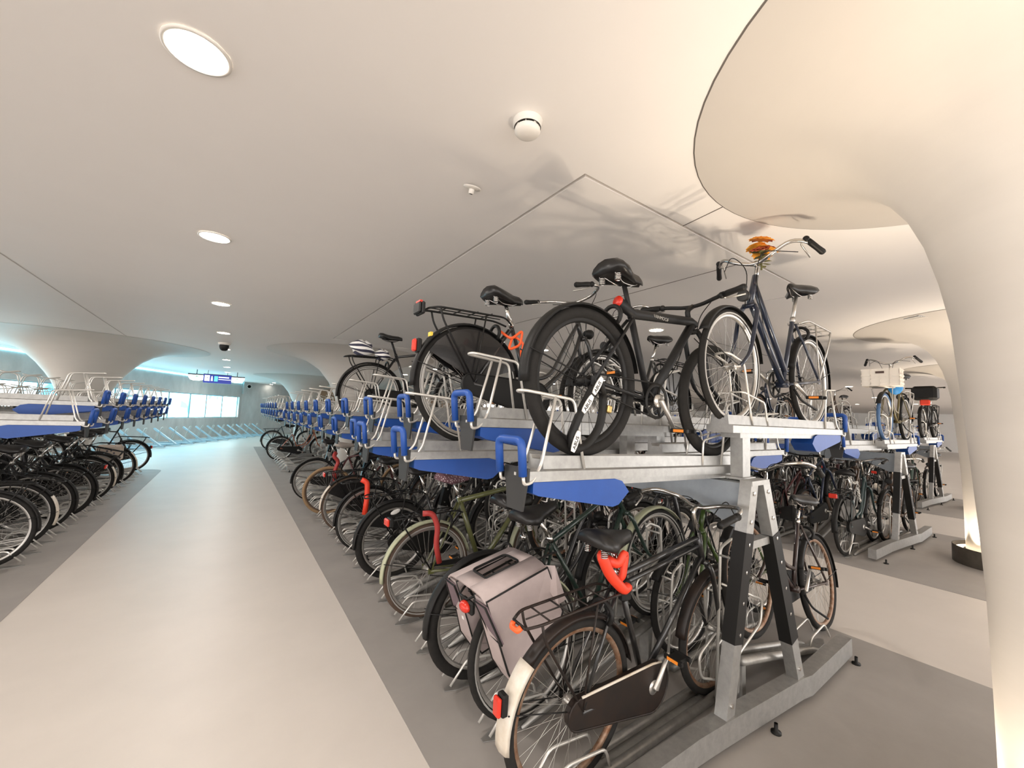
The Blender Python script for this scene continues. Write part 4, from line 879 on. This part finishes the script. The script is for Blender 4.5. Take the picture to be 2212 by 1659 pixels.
k.add('rack', a); k.put((CRX, 1.62, ZLOW+.758), label='thin alloy front carrier under the white crate', cat='carrier')
k = Kit('plastic_bag'); a = MB(['bagblue']); a.ball((0, 0, 0), (.10, .09, .14), n=12); k.add('bag', a); a = MB(['bagblue']); a.tube(bend([(-.03, 0, .12), (-.02, 0, .22), (.03, 0, .22), (.04, 0, .12)], .03), .008, 6); k.add('bag_handle', a)
k.put((CRX+.22, 1.53, ZLOW+.80), label='blue plastic bag hanging behind the white crate', cat='bag')
k = Kit('front_bag'); a = MB(['black'], False); a.box((-.17, -.2, 0), (.17, .2, .30), 0, .05); k.add('bag', a); a = MB(['redlock'], False); a.box((-.19, -.1, -.12), (-.15, .06, .0), 0, .02); k.add('red_cloth', a)
k.put((CX3+1.2-1.12-.1, 1.98, ZLOW+.83), label='big black front bag with red cloth on the farthest upper bicycle', cat='bag')
k = Kit('saddle_bag'); a = MB(['bagcream'], False); a.box((-.19, -.07, -.16), (.17, .05, .13), 0, .035); k.add('bag', a); a = MB(['black'], False); a.box((-.20, .05, -.16), (.18, .13, .10), 0, .04); k.add('bag_lining', a)
k.put((-1.72, 10.20, .63), (0, 0, R_(0)), label='cream dotted bag on the carrier of a left rack bicycle', cat='bag')
k = Kit('cloth_pouch'); a = MB(['greenbag']); rings = []
for (x, w, h) in ((-.09, .02, .03), (-.06, .05, .05), (0, .06, .06), (.06, .055, .05), (.09, .02, .03)): rings.append([(x, w*math.cos(t), h*math.sin(t)+.01*math.sin(3*t+x*40)) for t in [2*math.pi*j/12 for j in range(12)]])
a.loft(rings); k.add('cloth', a); a = MB(['chrome']); a.tube(bend([(-.10, -.065, .02), (0, -.07, .0), (.09, -.066, .03)], .04), .005, 6); k.add('clip', a)
k.put((2.84, 1.55, .985), (0, 0, R_(10)), label='pale green cloth pouch clipped behind the chrome handlebar of the green roadster', cat='pouch')
# chain hanging on a second rack bicycle
k = Kit('chain_lock'); pts = bend([(6.28, 1.70, .95), (6.34, 1.66, .86), (6.45, 1.66, .90), (6.50, 1.66, .76), (6.55, 1.66, .62), (6.50, 1.66, .70), (6.42, 1.66, .82)], .05, 4)
a = MB(['zinc']); acc = 0; last = pts[0]; fl = 0
for i in range(len(pts)-1):
    n = max(1, int((pts[i+1]-pts[i]).length/.03))
    for j in range(n):
        c = pts[i].lerp(pts[i+1], (j+.5)/n); d = (pts[i+1]-pts[i]).normalized(); sd_ = d.orthogonal().normalized()
        if fl: sd_ = d.cross(sd_)
        fl = 1-fl; a.tube([c+d*.02*math.cos(t)+sd_*.012*math.sin(t) for t in [2*math.pi*q/8 for q in range(8)]], .0035, 4, closed=True)
k.add('links', a); k.put((0, 0, 0), label='silver steel chain hanging on a bicycle of the second rack', cat='bicycle lock')
# low floor stands along the far concrete wall
k = Kit('floor_stand')
a = MB(['bluetint'], False); a.bar((0, -.55, .05), (0, .75, .05), .09, .05); k.add('channel', a)
a = MB(['bluetint'], False); a.bar((0, .62, .06), (0, -.15, .62), .07, .05); k.add('sloped_arm', a)
a = MB(['zinc']); a.tube(bend([(-.05, -.1, .07), (-.05, .12, .66), (.05, .12, .66), (.05, -.1, .07)], .03), .012, 6); k.add('wheel_hoop', a)
a = MB(['bluetint'], False); a.bar((-.36, .3, .03), (.36, .3, .03), .06, .04); k.add('cross_rail', a)
wa = math.atan2(WN.y, WN.x)-math.pi/2
for i in range(15):
    p = WA+WDr*(.55+.78*i)+WN*1.05
    k.put((p.x, p.y, .002), (0, 0, wa), 'low pale blue steel floor stand by the concrete wall, %s from far corner' % ORD[i], 'floor stand', 'floor stands along the concrete wall', full=True)
